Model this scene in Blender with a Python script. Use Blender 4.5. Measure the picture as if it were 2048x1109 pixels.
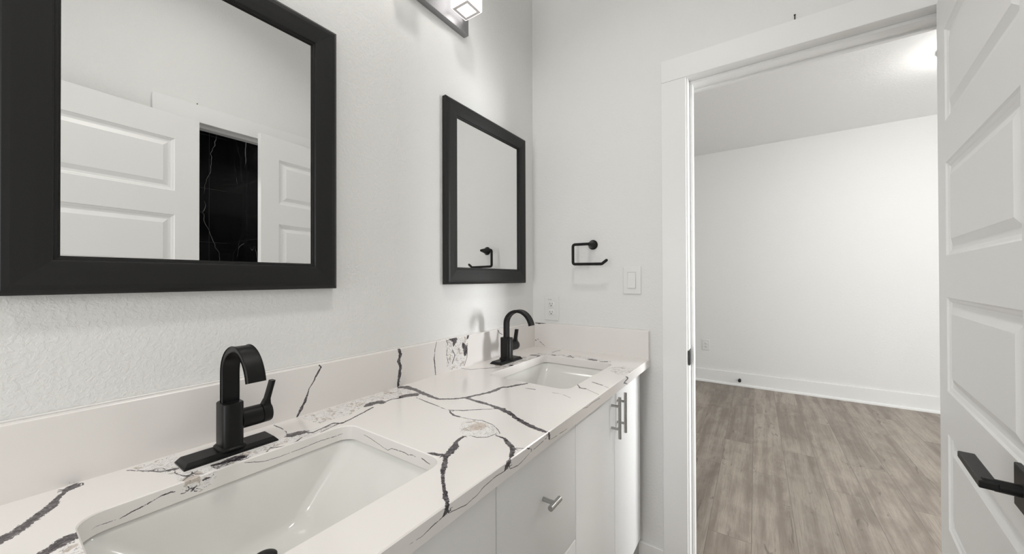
import bpy, bmesh, math, random
import numpy as np
from mathutils import Vector, Matrix, Euler, geometry

for o in list(bpy.data.objects):
    bpy.data.objects.remove(o)
scn = bpy.context.scene
COL = scn.collection
PI = math.pi

# ------------------------------------------------------------------ camera
CX, CZ, YAW, PITCH, ROLL, FPX = 0.942, 1.2349, 0.6015, 0.0056, 0.0031, 730.095
cam_data = bpy.data.cameras.new('camera')
cam = bpy.data.objects.new('camera', cam_data)
COL.objects.link(cam)
scn.camera = cam
cam_data.sensor_fit = 'HORIZONTAL'
cam_data.sensor_width = 36.0
cam_data.lens = FPX * 36.0 / 2048.0
cam_data.clip_start = 0.02
Fv = Vector((-math.sin(YAW) * math.cos(PITCH), math.cos(YAW) * math.cos(PITCH), math.sin(PITCH)))
Rv = Vector((math.cos(YAW), math.sin(YAW), 0))
Uv = Rv.cross(Fv)
cr, sr = math.cos(ROLL), math.sin(ROLL)
# image x/y axes after the tiny roll
Xc = Rv * cr - Uv * sr
Yc = Uv * cr + Rv * sr
Zc = -Fv
M = Matrix(((Xc.x, Yc.x, Zc.x, CX), (Xc.y, Yc.y, Zc.y, 0.0), (Xc.z, Yc.z, Zc.z, CZ), (0, 0, 0, 1)))
cam.matrix_world = M

# ------------------------------------------------------------------ world, exposure, lamps and added fill lights
scn.view_settings.view_transform = 'Standard'
scn.view_settings.look = 'None'
scn.view_settings.exposure = 0.27
scn.view_settings.gamma = 1.0
scn.view_settings.use_curve_mapping = False
world = bpy.data.worlds.new('world')
scn.world = world
world.use_nodes = True
bg = world.node_tree.nodes['Background']
bg.inputs[0].default_value = (0.95, 0.98, 1.0, 1)
bg.inputs[1].default_value = 0.3

SHADE_E = 2.0        # emission of the vanity light's glass cubes
BATH_W = 4.0         # each recessed fill light added in the bathroom ceiling, out of view
SHOWER_W = 22.0      # unseen recessed light added in the tiled room to lift the cabinet fronts
BEAM_W = 22.0         # added beam, aimed through the doorway to brighten the cabinets
BED_E = 35.0          # bedroom ceiling light dome
BED_FILL = 39.0       # fill at the added, unseen bedroom window
BACK_FILL = 14.5     # fill from a window added behind the camera, out of view


def area(name, loc, rot, size, power, size_y=None, color=(1, 1, 1), spread=None):
    d = bpy.data.lights.new(name, 'AREA')
    d.energy = power
    d.size = size
    d.color = color
    if size_y:
        d.shape = 'RECTANGLE'
        d.size_y = size_y
    else:
        d.shape = 'DISK'
    if spread:
        d.spread = spread
    o = bpy.data.objects.new(name, d)
    COL.objects.link(o)
    o.location = loc
    o.rotation_euler = rot
    return o


Y1 = 1.5572          # end wall
WX = 1.398           # right wall
WT = 0.123           # wall thickness
YE = Y1 + WT
CEIL = 3.05
YB = -1.75
YF = 4.9472          # bedroom far wall
BCEIL = 2.731
BED_X0, BED_X1 = -1.2, 4.2
CT, CB = 0.905, 0.8745
CFX = 0.5597
BS = 0.1165
FILL_CANS = [(0.70, 0.55), (0.70, -0.95)]  # where the added bathroom fill lights hang
for i, (rx, ry) in enumerate(FILL_CANS):
    area('recessed_fill_light', (rx, ry, CEIL - 0.012), (0, 0, 0), 0.15, BATH_W, color=(1.0, 0.97, 0.93), spread=math.radians(120))
area('shower_fill_light', (2.1, 0.45, 2.7 - 0.012), (0, 0, 0), 0.15, SHOWER_W, color=(1.0, 0.98, 0.95))
area('doorway_fill_beam', (BED_X1 + 0.45, 3.36, 1.45), Vector((-3.17 - 0.45, -1.74, -0.35)).to_track_quat('-Z', 'Y').to_euler(), 1.4, BEAM_W, 1.4, color=(0.98, 0.99, 1.0), spread=math.radians(60))
area('bedroom_fill_light', (BED_X1 + 0.02, 2.95, 1.4), (0, PI / 2, 0), 1.3, BED_FILL, 1.5, color=(0.96, 0.98, 1.0))

area('back_fill_light', (0.42, YB - 0.03, 1.25), (PI / 2, 0, 0), 0.7, BACK_FILL, 1.5, color=(0.98, 0.99, 1.0))

# ------------------------------------------------------------------ helpers
def link(name, me, mat=None, parent=None):
    o = bpy.data.objects.new(name, me)
    COL.objects.link(o)
    if mat:
        me.materials.append(mat)
    if parent:
        o.parent = parent
    return o


def obj(name, bm, mat=None, parent=None, smooth=False, angle=35):
    bmesh.ops.recalc_face_normals(bm, faces=bm.faces[:])
    me = bpy.data.meshes.new(name)
    bm.to_mesh(me)
    bm.free()
    if smooth:
        me.polygons.foreach_set('use_smooth', [True] * len(me.polygons))
        me.set_sharp_from_angle(angle=math.radians(angle))
    return link(name, me, mat, parent)


def tag(o, label=None, cat=None, group=None, kind=None):
    if label:
        o['label'] = label
    if cat:
        o['category'] = cat
    if group:
        o['group'] = group
    if kind:
        o['kind'] = kind
    return o


def thing(name, label, cat, loc=(0, 0, 0), rotz=0.0, group=None):
    o = bpy.data.objects.new(name, None)
    o.empty_display_size = 0.05
    COL.objects.link(o)
    o.location = loc
    o.rotation_euler = (0, 0, rotz)
    return tag(o, label, cat, group)


def box(bm, x0, x1, y0, y1, z0, z1, bev=0.0, seg=2):
    r = bmesh.ops.create_cube(bm, size=1.0)
    vs = r['verts']
    for v in vs:
        v.co = Vector(((x0 + x1) / 2 + v.co.x * (x1 - x0), (y0 + y1) / 2 + v.co.y * (y1 - y0), (z0 + z1) / 2 + v.co.z * (z1 - z0)))
    if bev > 0:
        es = set()
        for v in vs:
            es.update(v.link_edges)
        bmesh.ops.bevel(bm, geom=list(es), offset=bev, segments=seg, profile=0.5, affect='EDGES')


def boxes(*bs, bev=0.0, seg=2):
    bm = bmesh.new()
    for b in bs:
        box(bm, *b, bev=bev, seg=seg)
    return bm


def cyl(bm, p0, p1, r0, r1=None, n=24, cap=True):
    r1 = r0 if r1 is None else r1
    p0, p1 = Vector(p0), Vector(p1)
    d = (p1 - p0).normalized()
    a = d.orthogonal().normalized()
    b = d.cross(a)
    rings = []
    for p, r in ((p0, r0), (p1, r1)):
        rings.append([bm.verts.new(p + (a * math.cos(t) + b * math.sin(t)) * r) for t in [2 * PI * i / n for i in range(n)]])
    for i in range(n):
        bm.faces.new((rings[0][i], rings[0][(i + 1) % n], rings[1][(i + 1) % n], rings[1][i]))
    if cap:
        bm.faces.new(rings[0][::-1])
        bm.faces.new(rings[1])


def lathe(bm, origin, axis, prof, n=32, cap=True):
    """prof: list of (distance along axis, radius)"""
    origin, d = Vector(origin), Vector(axis).normalized()
    a = d.orthogonal().normalized()
    b = d.cross(a)
    rings = []
    for h, r in prof:
        rings.append([bm.verts.new(origin + d * h + (a * math.cos(t) + b * math.sin(t)) * max(r, 1e-5)) for t in [2 * PI * i / n for i in range(n)]])
    for k in range(len(rings) - 1):
        for i in range(n):
            bm.faces.new((rings[k][i], rings[k][(i + 1) % n], rings[k + 1][(i + 1) % n], rings[k + 1][i]))
    if cap:
        bm.faces.new(rings[0][::-1])
        bm.faces.new(rings[-1])


def fillet(pts, r, n=6):
    pts = [Vector(p) for p in pts]
    out = [pts[0]]
    for i in range(1, len(pts) - 1):
        a, b, c = pts[i - 1], pts[i], pts[i + 1]
        u, v = (a - b), (c - b)
        ang = u.angle(v)
        t = min(r / math.tan(ang / 2), u.length * 0.49, v.length * 0.49)
        p, q = b + u.normalized() * t, b + v.normalized() * t
        for k in range(n + 1):
            s = k / n
            out.append((p * (1 - s) + b * s) * (1 - s) + (b * (1 - s) + q * s) * s)
    out.append(pts[-1])
    return out


def tube(bm, pts, rad, n=14):
    pts = [Vector(p) for p in pts]
    rad = rad if isinstance(rad, (list, tuple)) else [rad] * len(pts)
    t0 = (pts[1] - pts[0]).normalized()
    a = t0.orthogonal().normalized()
    rings = []
    for i, p in enumerate(pts):
        if i == 0:
            t = t0
        elif i == len(pts) - 1:
            t = (pts[i] - pts[i - 1]).normalized()
        else:
            t = ((pts[i + 1] - p).normalized() + (p - pts[i - 1]).normalized()).normalized()
        a = (a - t * a.dot(t)).normalized()
        b = t.cross(a)
        rings.append([bm.verts.new(p + (a * math.cos(w) + b * math.sin(w)) * rad[i]) for w in [2 * PI * k / n for k in range(n)]])
    for k in range(len(rings) - 1):
        for i in range(n):
            bm.faces.new((rings[k][i], rings[k][(i + 1) % n], rings[k + 1][(i + 1) % n], rings[k + 1][i]))
    # rounded ends
    for ring, p, t in ((rings[0][::-1], pts[0], pts[0] - pts[1]), (rings[-1], pts[-1], pts[-1] - pts[-2])):
        r = (ring[0].co - p).length
        t = t.normalized()
        prev = ring
        for s in (0.5, 0.85):
            new = [bm.verts.new(p + (v.co - p) * math.cos(s * PI / 2) + t * r * math.sin(s * PI / 2)) for v in ring]
            for i in range(n):
                bm.faces.new((prev[i], prev[(i + 1) % n], new[(i + 1) % n], new[i]))
            prev = new
        bm.faces.new(prev)


def rrect(cx, cy, hx, hy, r, n=6):
    pts = []
    r = min(r, hx, hy)
    for (sx, sy, a0) in ((1, 1, 0), (-1, 1, 90), (-1, -1, 180), (1, -1, 270)):
        for k in range(n + 1):
            a = math.radians(a0 + 90 * k / n)
            pts.append((cx + sx * (hx - r) + r * math.cos(a), cy + sy * (hy - r) + r * math.sin(a)))
    return pts


def rings_loft(bm, loops, cap0=False, cap1=False):
    vs = [[bm.verts.new(p) for p in L] for L in loops]
    n = len(vs[0])
    for k in range(len(vs) - 1):
        for i in range(n):
            bm.faces.new((vs[k][i], vs[k][(i + 1) % n], vs[k + 1][(i + 1) % n], vs[k + 1][i]))
    if cap0:
        bm.faces.new(vs[0][::-1])
    if cap1:
        bm.faces.new(vs[-1])
    return vs


# ------------------------------------------------------------------ materials
def mat(name, color, rough=0.5, metal=0.0, spec=0.5, coat=0.0, emit=None, estr=0.0):
    m = bpy.data.materials.new(name)
    m.use_nodes = True
    b = m.node_tree.nodes['Principled BSDF']
    b.inputs['Base Color'].default_value = (*color, 1)
    b.inputs['Roughness'].default_value = rough
    b.inputs['Metallic'].default_value = metal
    b.inputs['Specular IOR Level'].default_value = spec
    b.inputs['Coat Weight'].default_value = coat
    if emit:
        b.inputs['Emission Color'].default_value = (*emit, 1)
        b.inputs['Emission Strength'].default_value = estr
    return m


class NT:
    """small node-building helper"""
    def __init__(self, m):
        self.t = m.node_tree
        self.b = self.t.nodes['Principled BSDF']

    def n(self, typ, **kw):
        nd = self.t.nodes.new(typ)
        for k, v in kw.items():
            setattr(nd, k, v)
        return nd

    def l(self, a, b):
        self.t.links.new(a, b)

    def math(self, op, a, b=None, c=None, clamp=False):
        nd = self.n('ShaderNodeMath', operation=op, use_clamp=clamp)
        for i, v in enumerate((a, b, c)):
            if v is None:
                continue
            if isinstance(v, (int, float)):
                nd.inputs[i].default_value = v
            else:
                self.l(v, nd.inputs[i])
        return nd.outputs[0]

    def mix(self, f, a, b):
        nd = self.n('ShaderNodeMix', data_type='RGBA')
        for i, v in ((0, f), (6, a), (7, b)):
            if isinstance(v, (int, float)):
                nd.inputs[i].default_value = v
            elif isinstance(v, tuple):
                nd.inputs[i].default_value = (*v, 1)
            else:
                self.l(v, nd.inputs[i])
        return nd.outputs[2]

    def noise(self, vec, scale, detail=2.0, rough=0.5, dist=0.0):
        nd = self.n('ShaderNodeTexNoise')
        nd.inputs['Scale'].default_value = scale
        nd.inputs['Detail'].default_value = detail
        nd.inputs['Roughness'].default_value = rough
        nd.inputs['Distortion'].default_value = dist
        if vec is not None:
            self.l(vec, nd.inputs['Vector'])
        return nd.outputs['Fac']

    def ramp(self, v, a, b):
        nd = self.n('ShaderNodeMapRange', clamp=True, interpolation_type='SMOOTHSTEP')
        self.l(v, nd.inputs[0])
        nd.inputs[1].default_value = a
        nd.inputs[2].default_value = b
        return nd.outputs[0]

    def obj(self):
        return self.n('ShaderNodeTexCoord').outputs['Object']

    def scaled(self, vec, s):
        nd = self.n('ShaderNodeMapping')
        nd.inputs['Scale'].default_value = s
        self.l(vec, nd.inputs[0])
        return nd.outputs[0]

    def bump(self, h, strength, dist):
        nd = self.n('ShaderNodeBump')
        nd.inputs['Strength'].default_value = strength
        nd.inputs['Distance'].default_value = dist
        self.l(h, nd.inputs['Height'])
        self.l(nd.outputs[0], self.b.inputs['Normal'])


def plaster(name, color, s1, strength, rough=0.75):
    """sprayed drywall texture: soft flattened blobs"""
    m = mat(name, color, rough, spec=0.3)
    t = NT(m)
    v = t.obj()
    a = t.noise(v, s1, 3, 0.55, 0.4)
    h = t.ramp(a, 0.42, 0.62)
    h2 = t.noise(v, s1 * 3.2, 2)
    hh = t.math('ADD', t.math('MULTIPLY', h, 0.8), t.math('MULTIPLY', h2, 0.35))
    t.bump(hh, strength, 0.0022)
    return m


M_WALL = plaster('wall_paint', (0.84, 0.838, 0.823), 118, 0.26, 0.6)
M_WALLF = plaster('wall_paint_fine', (0.84, 0.838, 0.823), 120, 0.2)
M_CEIL = plaster('ceiling_paint', (0.87, 0.868, 0.852), 70, 0.35)
M_TRIM = mat('white_trim_paint', (0.88, 0.88, 0.868), 0.35)
M_DOOR = mat('white_door_paint', (0.90, 0.898, 0.885), 0.4)
M_CAB = mat('white_cabinet_lacquer', (0.90, 0.90, 0.895), 0.33)
M_CABIN = mat('cabinet_interior', (0.6, 0.59, 0.57), 0.6)
M_PLAST = mat('white_plastic', (0.82, 0.82, 0.80), 0.3)
M_SLOT = mat('dark_slot', (0.03, 0.03, 0.03), 0.6)
M_GREY = mat('grey_print', (0.35, 0.35, 0.35), 0.6)
M_BLACK = mat('matte_black_metal', (0.009, 0.009, 0.009), 0.36, 0.0, 0.22)
M_FRAME = mat('black_painted_wood', (0.012, 0.012, 0.0118), 0.42, 0, 0.32)
M_PORC = mat('white_porcelain', (0.80, 0.797, 0.765), 0.10, 0, 0.5, 0.0)
M_CHROME = mat('brushed_nickel', (0.46, 0.455, 0.44), 0.26, 1.0)
M_GUNM = mat('dark_nickel', (0.33, 0.325, 0.33), 0.48, 1.0)
M_MIRROR = mat('mirror_silver', (0.89, 0.893, 0.888), 0.0, 1.0)
M_CAULK = mat('white_caulk', (0.82, 0.81, 0.79), 0.4)
M_STEEL = mat('worn_dark_steel', (0.05, 0.05, 0.05), 0.3, 0.8)
M_BRISTLE = mat('black_rubber', (0.015, 0.015, 0.015), 0.6)

# faint brushed/wood streak in the mirror frame paint
t = NT(M_FRAME)
nz = t.noise(t.scaled(t.obj(), (30, 260, 260)), 1.0, 3)
t.l(t.math('ADD', t.math('MULTIPLY', nz, 0.18), 0.34), t.b.inputs['Roughness'])

# glowing acrylic of the vanity light
M_GLOW = mat('lit_frosted_acrylic', (0.9, 0.9, 0.9), 0.3, emit=(1.0, 0.975, 0.955), estr=SHADE_E)
M_GLOWB = mat('lit_led_face', (0.9, 0.9, 0.9), 0.3, emit=(1.0, 0.97, 0.94), estr=6.0)
M_GLOWRIM = mat('clear_acrylic_band', (0.50, 0.47, 0.46), 0.25, emit=(1.0, 0.93, 0.9), estr=0.12)
M_DOME = mat('lit_lamp_dome', (0.9, 0.9, 0.9), 0.4, emit=(1.0, 0.98, 0.95), estr=BED_E)
M_LENS = mat('lit_fill_lens', (0.9, 0.9, 0.9), 0.4, emit=(1.0, 0.97, 0.93), estr=3.0)  # lens of the added recessed fill lights

# wood-look vinyl plank floor, planks run along y
M_FLOOR = mat('grey_oak_plank', (0.3, 0.26, 0.22), 0.42, spec=0.35)
t = NT(M_FLOOR)
tc = t.obj()
mp = t.n('ShaderNodeMapping')
mp.inputs['Rotation'].default_value = (0, 0, PI / 2 - 0.012)
mp.inputs['Location'].default_value = (0.35, -0.026, 0)
t.l(tc, mp.inputs[0])
br = t.n('ShaderNodeTexBrick')
br.offset = 0.37
br.offset_frequency = 2
br.inputs['Color1'].default_value = (0, 0, 0, 1)
br.inputs['Color2'].default_value = (1, 1, 1, 1)
br.inputs['Mortar'].default_value = (0.5, 0.5, 0.5, 1)
br.inputs['Scale'].default_value = 1.0
br.inputs['Mortar Size'].default_value = 0.0015
br.inputs['Mortar Smooth'].default_value = 0.3
br.inputs['Bias'].default_value = 0.0
br.inputs['Brick Width'].default_value = 1.22
br.inputs['Row Height'].default_value = 0.178
t.l(mp.outputs[0], br.inputs['Vector'])
rnd = t.n('ShaderNodeSeparateColor')
t.l(br.outputs['Color'], rnd.inputs[0])
tone = rnd.outputs[0]
# shift the grain per plank so that grain breaks at the seams
cmb = t.n('ShaderNodeCombineXYZ')
t.l(t.math('MULTIPLY', tone, 7.3), cmb.inputs[0])
t.l(t.math('MULTIPLY', tone, 31.7), cmb.inputs[1])
va = t.n('ShaderNodeVectorMath', operation='ADD')
t.l(tc, va.inputs[0])
t.l(cmb.outputs[0], va.inputs[1])
v = va.outputs[0]
g1 = t.noise(t.scaled(v, (17, 0.9, 1)), 1.0, 3, 0.5, 0.25)
gb = t.noise(t.scaled(v, (9, 4.5, 1)), 1.0, 5, 0.62, 0.6)
g2 = t.noise(t.scaled(v, (110, 4.0, 1)), 1.0, 4, 0.7, 0.15)
g3 = t.noise(t.scaled(v, (330, 14.0, 1)), 1.0, 2, 0.6)
kn = t.noise(t.scaled(v, (21, 4.2, 1)), 1.0, 3, 0.6, 1.3)
kp = t.noise(t.scaled(v, (30, 17, 1)), 1.0, 2, 0.5, 0.8)
base = t.mix(t.ramp(t.math('ADD', t.math('MULTIPLY', g1, 0.62), t.math('MULTIPLY', gb, 0.38)), 0.37, 0.62), (0.225, 0.189, 0.158), (0.385, 0.338, 0.290))
base = t.mix(t.math('MULTIPLY', t.ramp(g2, 0.54, 0.32), 0.48), base, (0.18, 0.150, 0.126))
base = t.mix(t.math('MULTIPLY', t.ramp(g3, 0.60, 0.38), 0.20), base, (0.18, 0.155, 0.13))
base = t.mix(t.math('MULTIPLY', t.ramp(kn, 0.63, 0.72), 0.62), base, (0.115, 0.096, 0.082))
base = t.mix(t.math('MULTIPLY', t.ramp(kp, 0.73, 0.78), 0.65), base, (0.095, 0.078, 0.066))
hsv = t.n('ShaderNodeHueSaturation')
t.l(base, hsv.inputs['Color'])
t.l(t.math('ADD', t.math('MULTIPLY', tone, 0.26), 0.87), hsv.inputs['Value'])
hsv.inputs['Saturation'].default_value = 1.06
fin = t.mix(t.math('MULTIPLY', br.outputs['Fac'], 0.8), hsv.outputs[0], (0.15, 0.13, 0.11))
t.l(fin, t.b.inputs['Base Color'])
t.bump(t.math('SUBTRACT', t.math('MULTIPLY', g2, 0.4), br.outputs['Fac']), 0.25, 0.0008)

# black marble tile with fine white veins; joints follow the object's own axes
def tile_mat(name, axis, joints_h, joints_v):
    m = mat(name, (0.002, 0.002, 0.0023), 0.10, spec=0.3)
    t = NT(m)
    tc = t.obj()
    sp = t.n('ShaderNodeSeparateXYZ')
    t.l(tc, sp.inputs[0])
    w1 = t.n('ShaderNodeTexVoronoi', feature='DISTANCE_TO_EDGE')
    w1.inputs['Scale'].default_value = 2.6
    mp = t.n('ShaderNodeMapping')
    mp.inputs['Rotation'].default_value = (0.6, 0.5, 0.7)
    mp.inputs['Scale'].default_value = (1, 1, 0.45)
    t.l(tc, mp.inputs[0])
    nz = t.n('ShaderNodeTexNoise')
    nz.inputs['Scale'].default_value = 6
    t.l(tc, nz.inputs['Vector'])
    ad = t.n('ShaderNodeMixRGB', blend_type='ADD')
    ad.inputs[0].default_value = 0.10
    t.l(mp.outputs[0], ad.inputs[1])
    t.l(nz.outputs['Color'], ad.inputs[2])
    t.l(ad.outputs[0], w1.inputs['Vector'])
    vein = t.math('MULTIPLY', t.ramp(w1.outputs['Distance'], 0.006, 0.001), t.ramp(t.noise(tc, 4.5, 2), 0.40, 0.60))
    c = t.mix(t.math('MULTIPLY', vein, 0.7), (0.002, 0.002, 0.0023), (0.22, 0.215, 0.215))
    j = None
    for js, ax in ((joints_h, 2), (joints_v, axis)):
        for q in js:
            d = t.math('ABSOLUTE', t.math('SUBTRACT', sp.outputs[ax], q))
            k = t.math('LESS_THAN', d, 0.0016)
            j = k if j is None else t.math('MAXIMUM', j, k)
    c = t.mix(t.math('MULTIPLY', j, 0.8), c, (0.028, 0.028, 0.028))
    t.l(c, t.b.inputs['Base Color'])
    return m

# quartz slab: white ground, charcoal veins that sit where the slab has them
M_QUARTZ = mat('veined_white_quartz', (0.87, 0.838, 0.812), 0.16, spec=0.45)
t = NT(M_QUARTZ)
tc = t.obj()


def attr(name):
    nd = t.n('ShaderNodeAttribute', attribute_name=name)
    return nd.outputs['Fac']


d_, w_, u_, r_, tn_ = attr('vein_d'), attr('vein_w'), attr('vein_u'), attr('breccia'), attr('tan')
n1 = t.math('SUBTRACT', t.noise(tc, 90, 5, 0.7), 0.5)
n2 = t.math('SUBTRACT', t.noise(tc, 420, 3, 0.6), 0.5)
wob = t.math('ADD', t.math('MULTIPLY', n1, t.math('ADD', t.math('MULTIPLY', w_, 2.0), 0.0016)), t.math('MULTIPLY', n2, t.math('ADD', t.math('MULTIPLY', w_, 1.0), 0.0005)))
dd = t.math('ABSOLUTE', t.math('ADD', d_, wob))
edge = t.math('SUBTRACT', w_, dd)
f = t.ramp(edge, -0.00025, 0.00035)
near = t.math('LESS_THAN', u_, t.math('ADD', w_, 0.0045))
f = t.math('MULTIPLY', f, near)
# thin veins break up into dashes
dash = t.ramp(t.noise(tc, 75, 3, 0.7), 0.36, 0.46)
thin = t.ramp(w_, 0.0012, 0.0022)
f = t.math('MULTIPLY', f, t.math('MAXIMUM', dash, thin))
# tone inside a vein: charcoal with paler smears
sm = t.noise(tc, 95, 4, 0.7, 1.2)
vc = t.mix(t.ramp(sm, 0.42, 0.68), (0.042, 0.037, 0.042), (0.20, 0.18, 0.19))
# broken pebble areas
mb = t.ramp(t.math('ADD', r_, t.math('MULTIPLY', t.math('SUBTRACT', t.noise(tc, 60, 3), 0.5), 0.8)), 0.42, 0.55)
b1 = t.noise(t.scaled(tc, (1.0, 0.7, 1.0)), 52, 4, 0.6, 2.4)
ln = t.ramp(t.math('ABSOLUTE', t.math('SUBTRACT', b1, 0.5)), 0.017, 0.005)
b2 = t.noise(tc, 48, 2, 0.5, 1.0)
tanf = t.math('MULTIPLY', t.ramp(b2, 0.57, 0.62), 0.75)
b3 = t.noise(tc, 90, 2, 0.5, 1.6)
gr = t.math('MULTIPLY', t.ramp(b3, 0.675, 0.70), 0.75)
c = t.mix(t.math('MULTIPLY', mb, 0.45), (0.87, 0.838, 0.812), (0.89, 0.88, 0.87))
c = t.mix(t.math('MULTIPLY', mb, tanf), c, (0.52, 0.44, 0.37))
c = t.mix(t.math('MULTIPLY', tn_, 0.75), c, (0.60, 0.49, 0.41))
c = t.mix(t.math('MULTIPLY', mb, t.math('MULTIPLY', ln, 0.8)), c, (0.19, 0.17, 0.17))
c = t.mix(t.math('MULTIPLY', mb, gr), c, (0.16, 0.145, 0.15))
c = t.mix(f, c, vc)
t.l(c, t.b.inputs['Base Color'])


def seg_field(P, nrm, lines):
    """signed/unsigned distance and half width of the nearest vein for points P"""
    P = np.asarray(P, float)
    N = len(P)
    best = np.full(N, 1e9)
    sd = np.full(N, 1.0)
    ww = np.zeros(N)
    nrm = np.asarray(nrm, float)
    if nrm.ndim == 1:
        nrm = np.repeat(nrm[None], N, 0)
    for L in lines:
        q = np.array([a[:3] for a in L])
        hw = np.minimum(np.array([a[3] for a in L]), 0.013)
        for i in range(len(q) - 1):
            a, b = q[i], q[i + 1]
            ab = b - a
            l2 = ab @ ab + 1e-12
            tt = ((P - a) @ ab) / l2
            tcl = np.clip(tt, 0, 1)
            off = P - (a + tcl[:, None] * ab)
            dist = np.sqrt((off ** 2).sum(1))
            over = np.maximum(np.maximum(-tt, tt - 1), 0) * math.sqrt(l2)
            w = hw[i] * (1 - tcl) + hw[i + 1] * tcl
            if i == 0:
                w = np.where(tt < 0, w - over, w)
            if i == len(q) - 2:
                w = np.where(tt > 1, w - over, w)
            score = dist - np.maximum(w, 0) * 0.9
            sgn = np.sign((np.cross(ab, off) * nrm).sum(1))
            sgn[sgn == 0] = 1
            m = score < best
            best[m] = score[m]
            sd[m] = (dist * sgn)[m]
            ww[m] = w[m]
    return sd, np.abs(sd), ww


def poly_mask(P2, polys, soft=0.02):
    out = np.zeros(len(P2))
    for poly in polys:
        q = np.array(poly)
        n = len(q)
        ins = np.zeros(len(P2), bool)
        dm = np.full(len(P2), 1e9)
        for i in range(n):
            a, b = q[i], q[(i + 1) % n]
            ab = b - a
            tt = np.clip(((P2 - a) @ ab) / (ab @ ab + 1e-12), 0, 1)
            dm = np.minimum(dm, np.sqrt(((P2 - (a + tt[:, None] * ab)) ** 2).sum(1)))
            c1 = (a[1] > P2[:, 1]) != (b[1] > P2[:, 1])
            xx = (b[0] - a[0]) * (P2[:, 1] - a[1]) / ((b[1] - a[1]) or 1e-12) + a[0]
            ins ^= c1 & (P2[:, 0] < xx)
        s = np.where(ins, dm, -dm)
        out = np.maximum(out, np.clip(0.5 + s / soft, 0, 1))
    return out


def grid_faces(o, nu, nv):
    return [(o + i * (nv + 1) + j, o + (i + 1) * (nv + 1) + j, o + (i + 1) * (nv + 1) + j + 1, o + i * (nv + 1) + j + 1) for i in range(nu) for j in range(nv)]


class Slab:
    def __init__(self):
        self.v, self.f, self.A = [], [], {k: [] for k in ('vein_d', 'vein_u', 'vein_w', 'breccia', 'tan')}

    def add(self, P, faces, nrm, lines, mask=None, tan=None):
        o = len(self.v)
        P = np.asarray(P, float)
        self.v += [tuple(p) for p in P]
        self.f += [tuple(i + o for i in f) for f in faces]
        if lines:
            d, u, w = seg_field(P, nrm, lines)
        else:
            d, u, w = np.ones(len(P)), np.ones(len(P)), np.zeros(len(P))
        for k, a in (('vein_d', d), ('vein_u', u), ('vein_w', w), ('breccia', mask if mask is not None else np.zeros(len(P))), ('tan', tan if tan is not None else np.zeros(len(P)))):
            self.A[k] += list(a)

    def quad(self, a, b, c, d):
        self.add([a, b, c, d], [(0, 1, 2, 3)], (0, 0, 1), None)

    def grid(self, org, U, V, nu, nv, nrm, lines, mask2=None, ax=(0, 1)):
        org, U, V = np.array(org), np.array(U), np.array(V)
        P = np.array([org + U * (i / nu) + V * (j / nv) for i in range(nu + 1) for j in range(nv + 1)])
        m = poly_mask(P[:, list(ax)], mask2) if mask2 else None
        self.add(P, grid_faces(0, nu, nv), nrm, lines, m)

    def build(self, name):
        me = bpy.data.meshes.new(name)
        me.from_pydata(self.v, [], self.f)
        for k, a in self.A.items():
            at = me.attributes.new(k, 'FLOAT', 'POINT')
            at.data.foreach_set('value', np.array(a, np.float32))
        me.update()
        return link(name, me, M_QUARTZ)


# ------------------------------------------------------------------ the setting
def S(name, bm, m, label=None, **kw):
    o = obj(name, bm, m, **kw)
    o['kind'] = 'structure'
    if label:
        o['label'] = label
    return o


S('floor', boxes((-1.3, 4.3, YB - 0.12, YF + 0.1, -0.08, 0.0)), M_FLOOR)
S('ceiling', boxes((-0.12, WX + 0.12, YB - 0.1, Y1 + 0.02, CEIL, CEIL + 0.08)), M_CEIL)
S('ceiling', boxes((BED_X0 - 0.1, BED_X1 + 0.1, YE - 0.02, YF + 0.1, BCEIL, BCEIL + 0.08)), M_CEIL)
S('wall_left', boxes((-0.12, 0, YB - 0.1, Y1 + 0.001, 0, CEIL)), M_WALL)
JX0, JX1, JZ = 0.7055, 1.3935, 2.021           # door opening in the end wall (jamb faces)
S('wall_end', boxes((-0.12, JX0 - 0.012, Y1, YE, 0, CEIL), (JX1 + 0.012, BED_X1 + 0.1, Y1, YE, 0, CEIL),
                    (JX0 - 0.012, JX1 + 0.012, Y1, YE, JZ + 0.012, CEIL), (BED_X0 - 0.1, -0.12, Y1, YE, 0, CEIL)), M_WALLF)
RY0, RY1 = 0.59, 1.195                          # doorway in the right wall
S('wall_right', boxes((WX, WX + 0.115, YB - 0.1, RY0 - 0.012, 0, CEIL), (WX, WX + 0.115, RY1 + 0.012, Y1, 0, CEIL),
                      (WX, WX + 0.115, RY0 - 0.012, RY1 + 0.012, JZ + 0.012, CEIL)), M_WALLF)
bx0, bx1, bz0, bz1 = 0.06, 0.78, 0.5, 2.0
S('wall_back', boxes((-0.12, bx0, YB - 0.12, YB, 0, CEIL), (bx1, WX + 0.115, YB - 0.12, YB, 0, CEIL), (bx0, bx1, YB - 0.12, YB, 0, bz0), (bx0, bx1, YB - 0.12, YB, bz1, CEIL)), M_WALLF)
S('added_window_2', boxes((bx0, bx0 + 0.04, YB - 0.10, YB - 0.05, bz0, bz1), (bx1 - 0.04, bx1, YB - 0.10, YB - 0.05, bz0, bz1), (bx0 + 0.04, bx1 - 0.04, YB - 0.10, YB - 0.05, bz0, bz0 + 0.04), (bx0 + 0.04, bx1 - 0.04, YB - 0.10, YB - 0.05, bz1 - 0.04, bz1)), M_TRIM)  # unseen window frame, added around the fill light behind the camera
S('wall_far', boxes((BED_X0 - 0.1, BED_X1 + 0.1, YF, YF + 0.1, 0, BCEIL)), M_WALLF)
S('wall_bedroom_left', boxes((BED_X0 - 0.1, BED_X0, YE, YF, 0, BCEIL)), M_WALLF)
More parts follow.
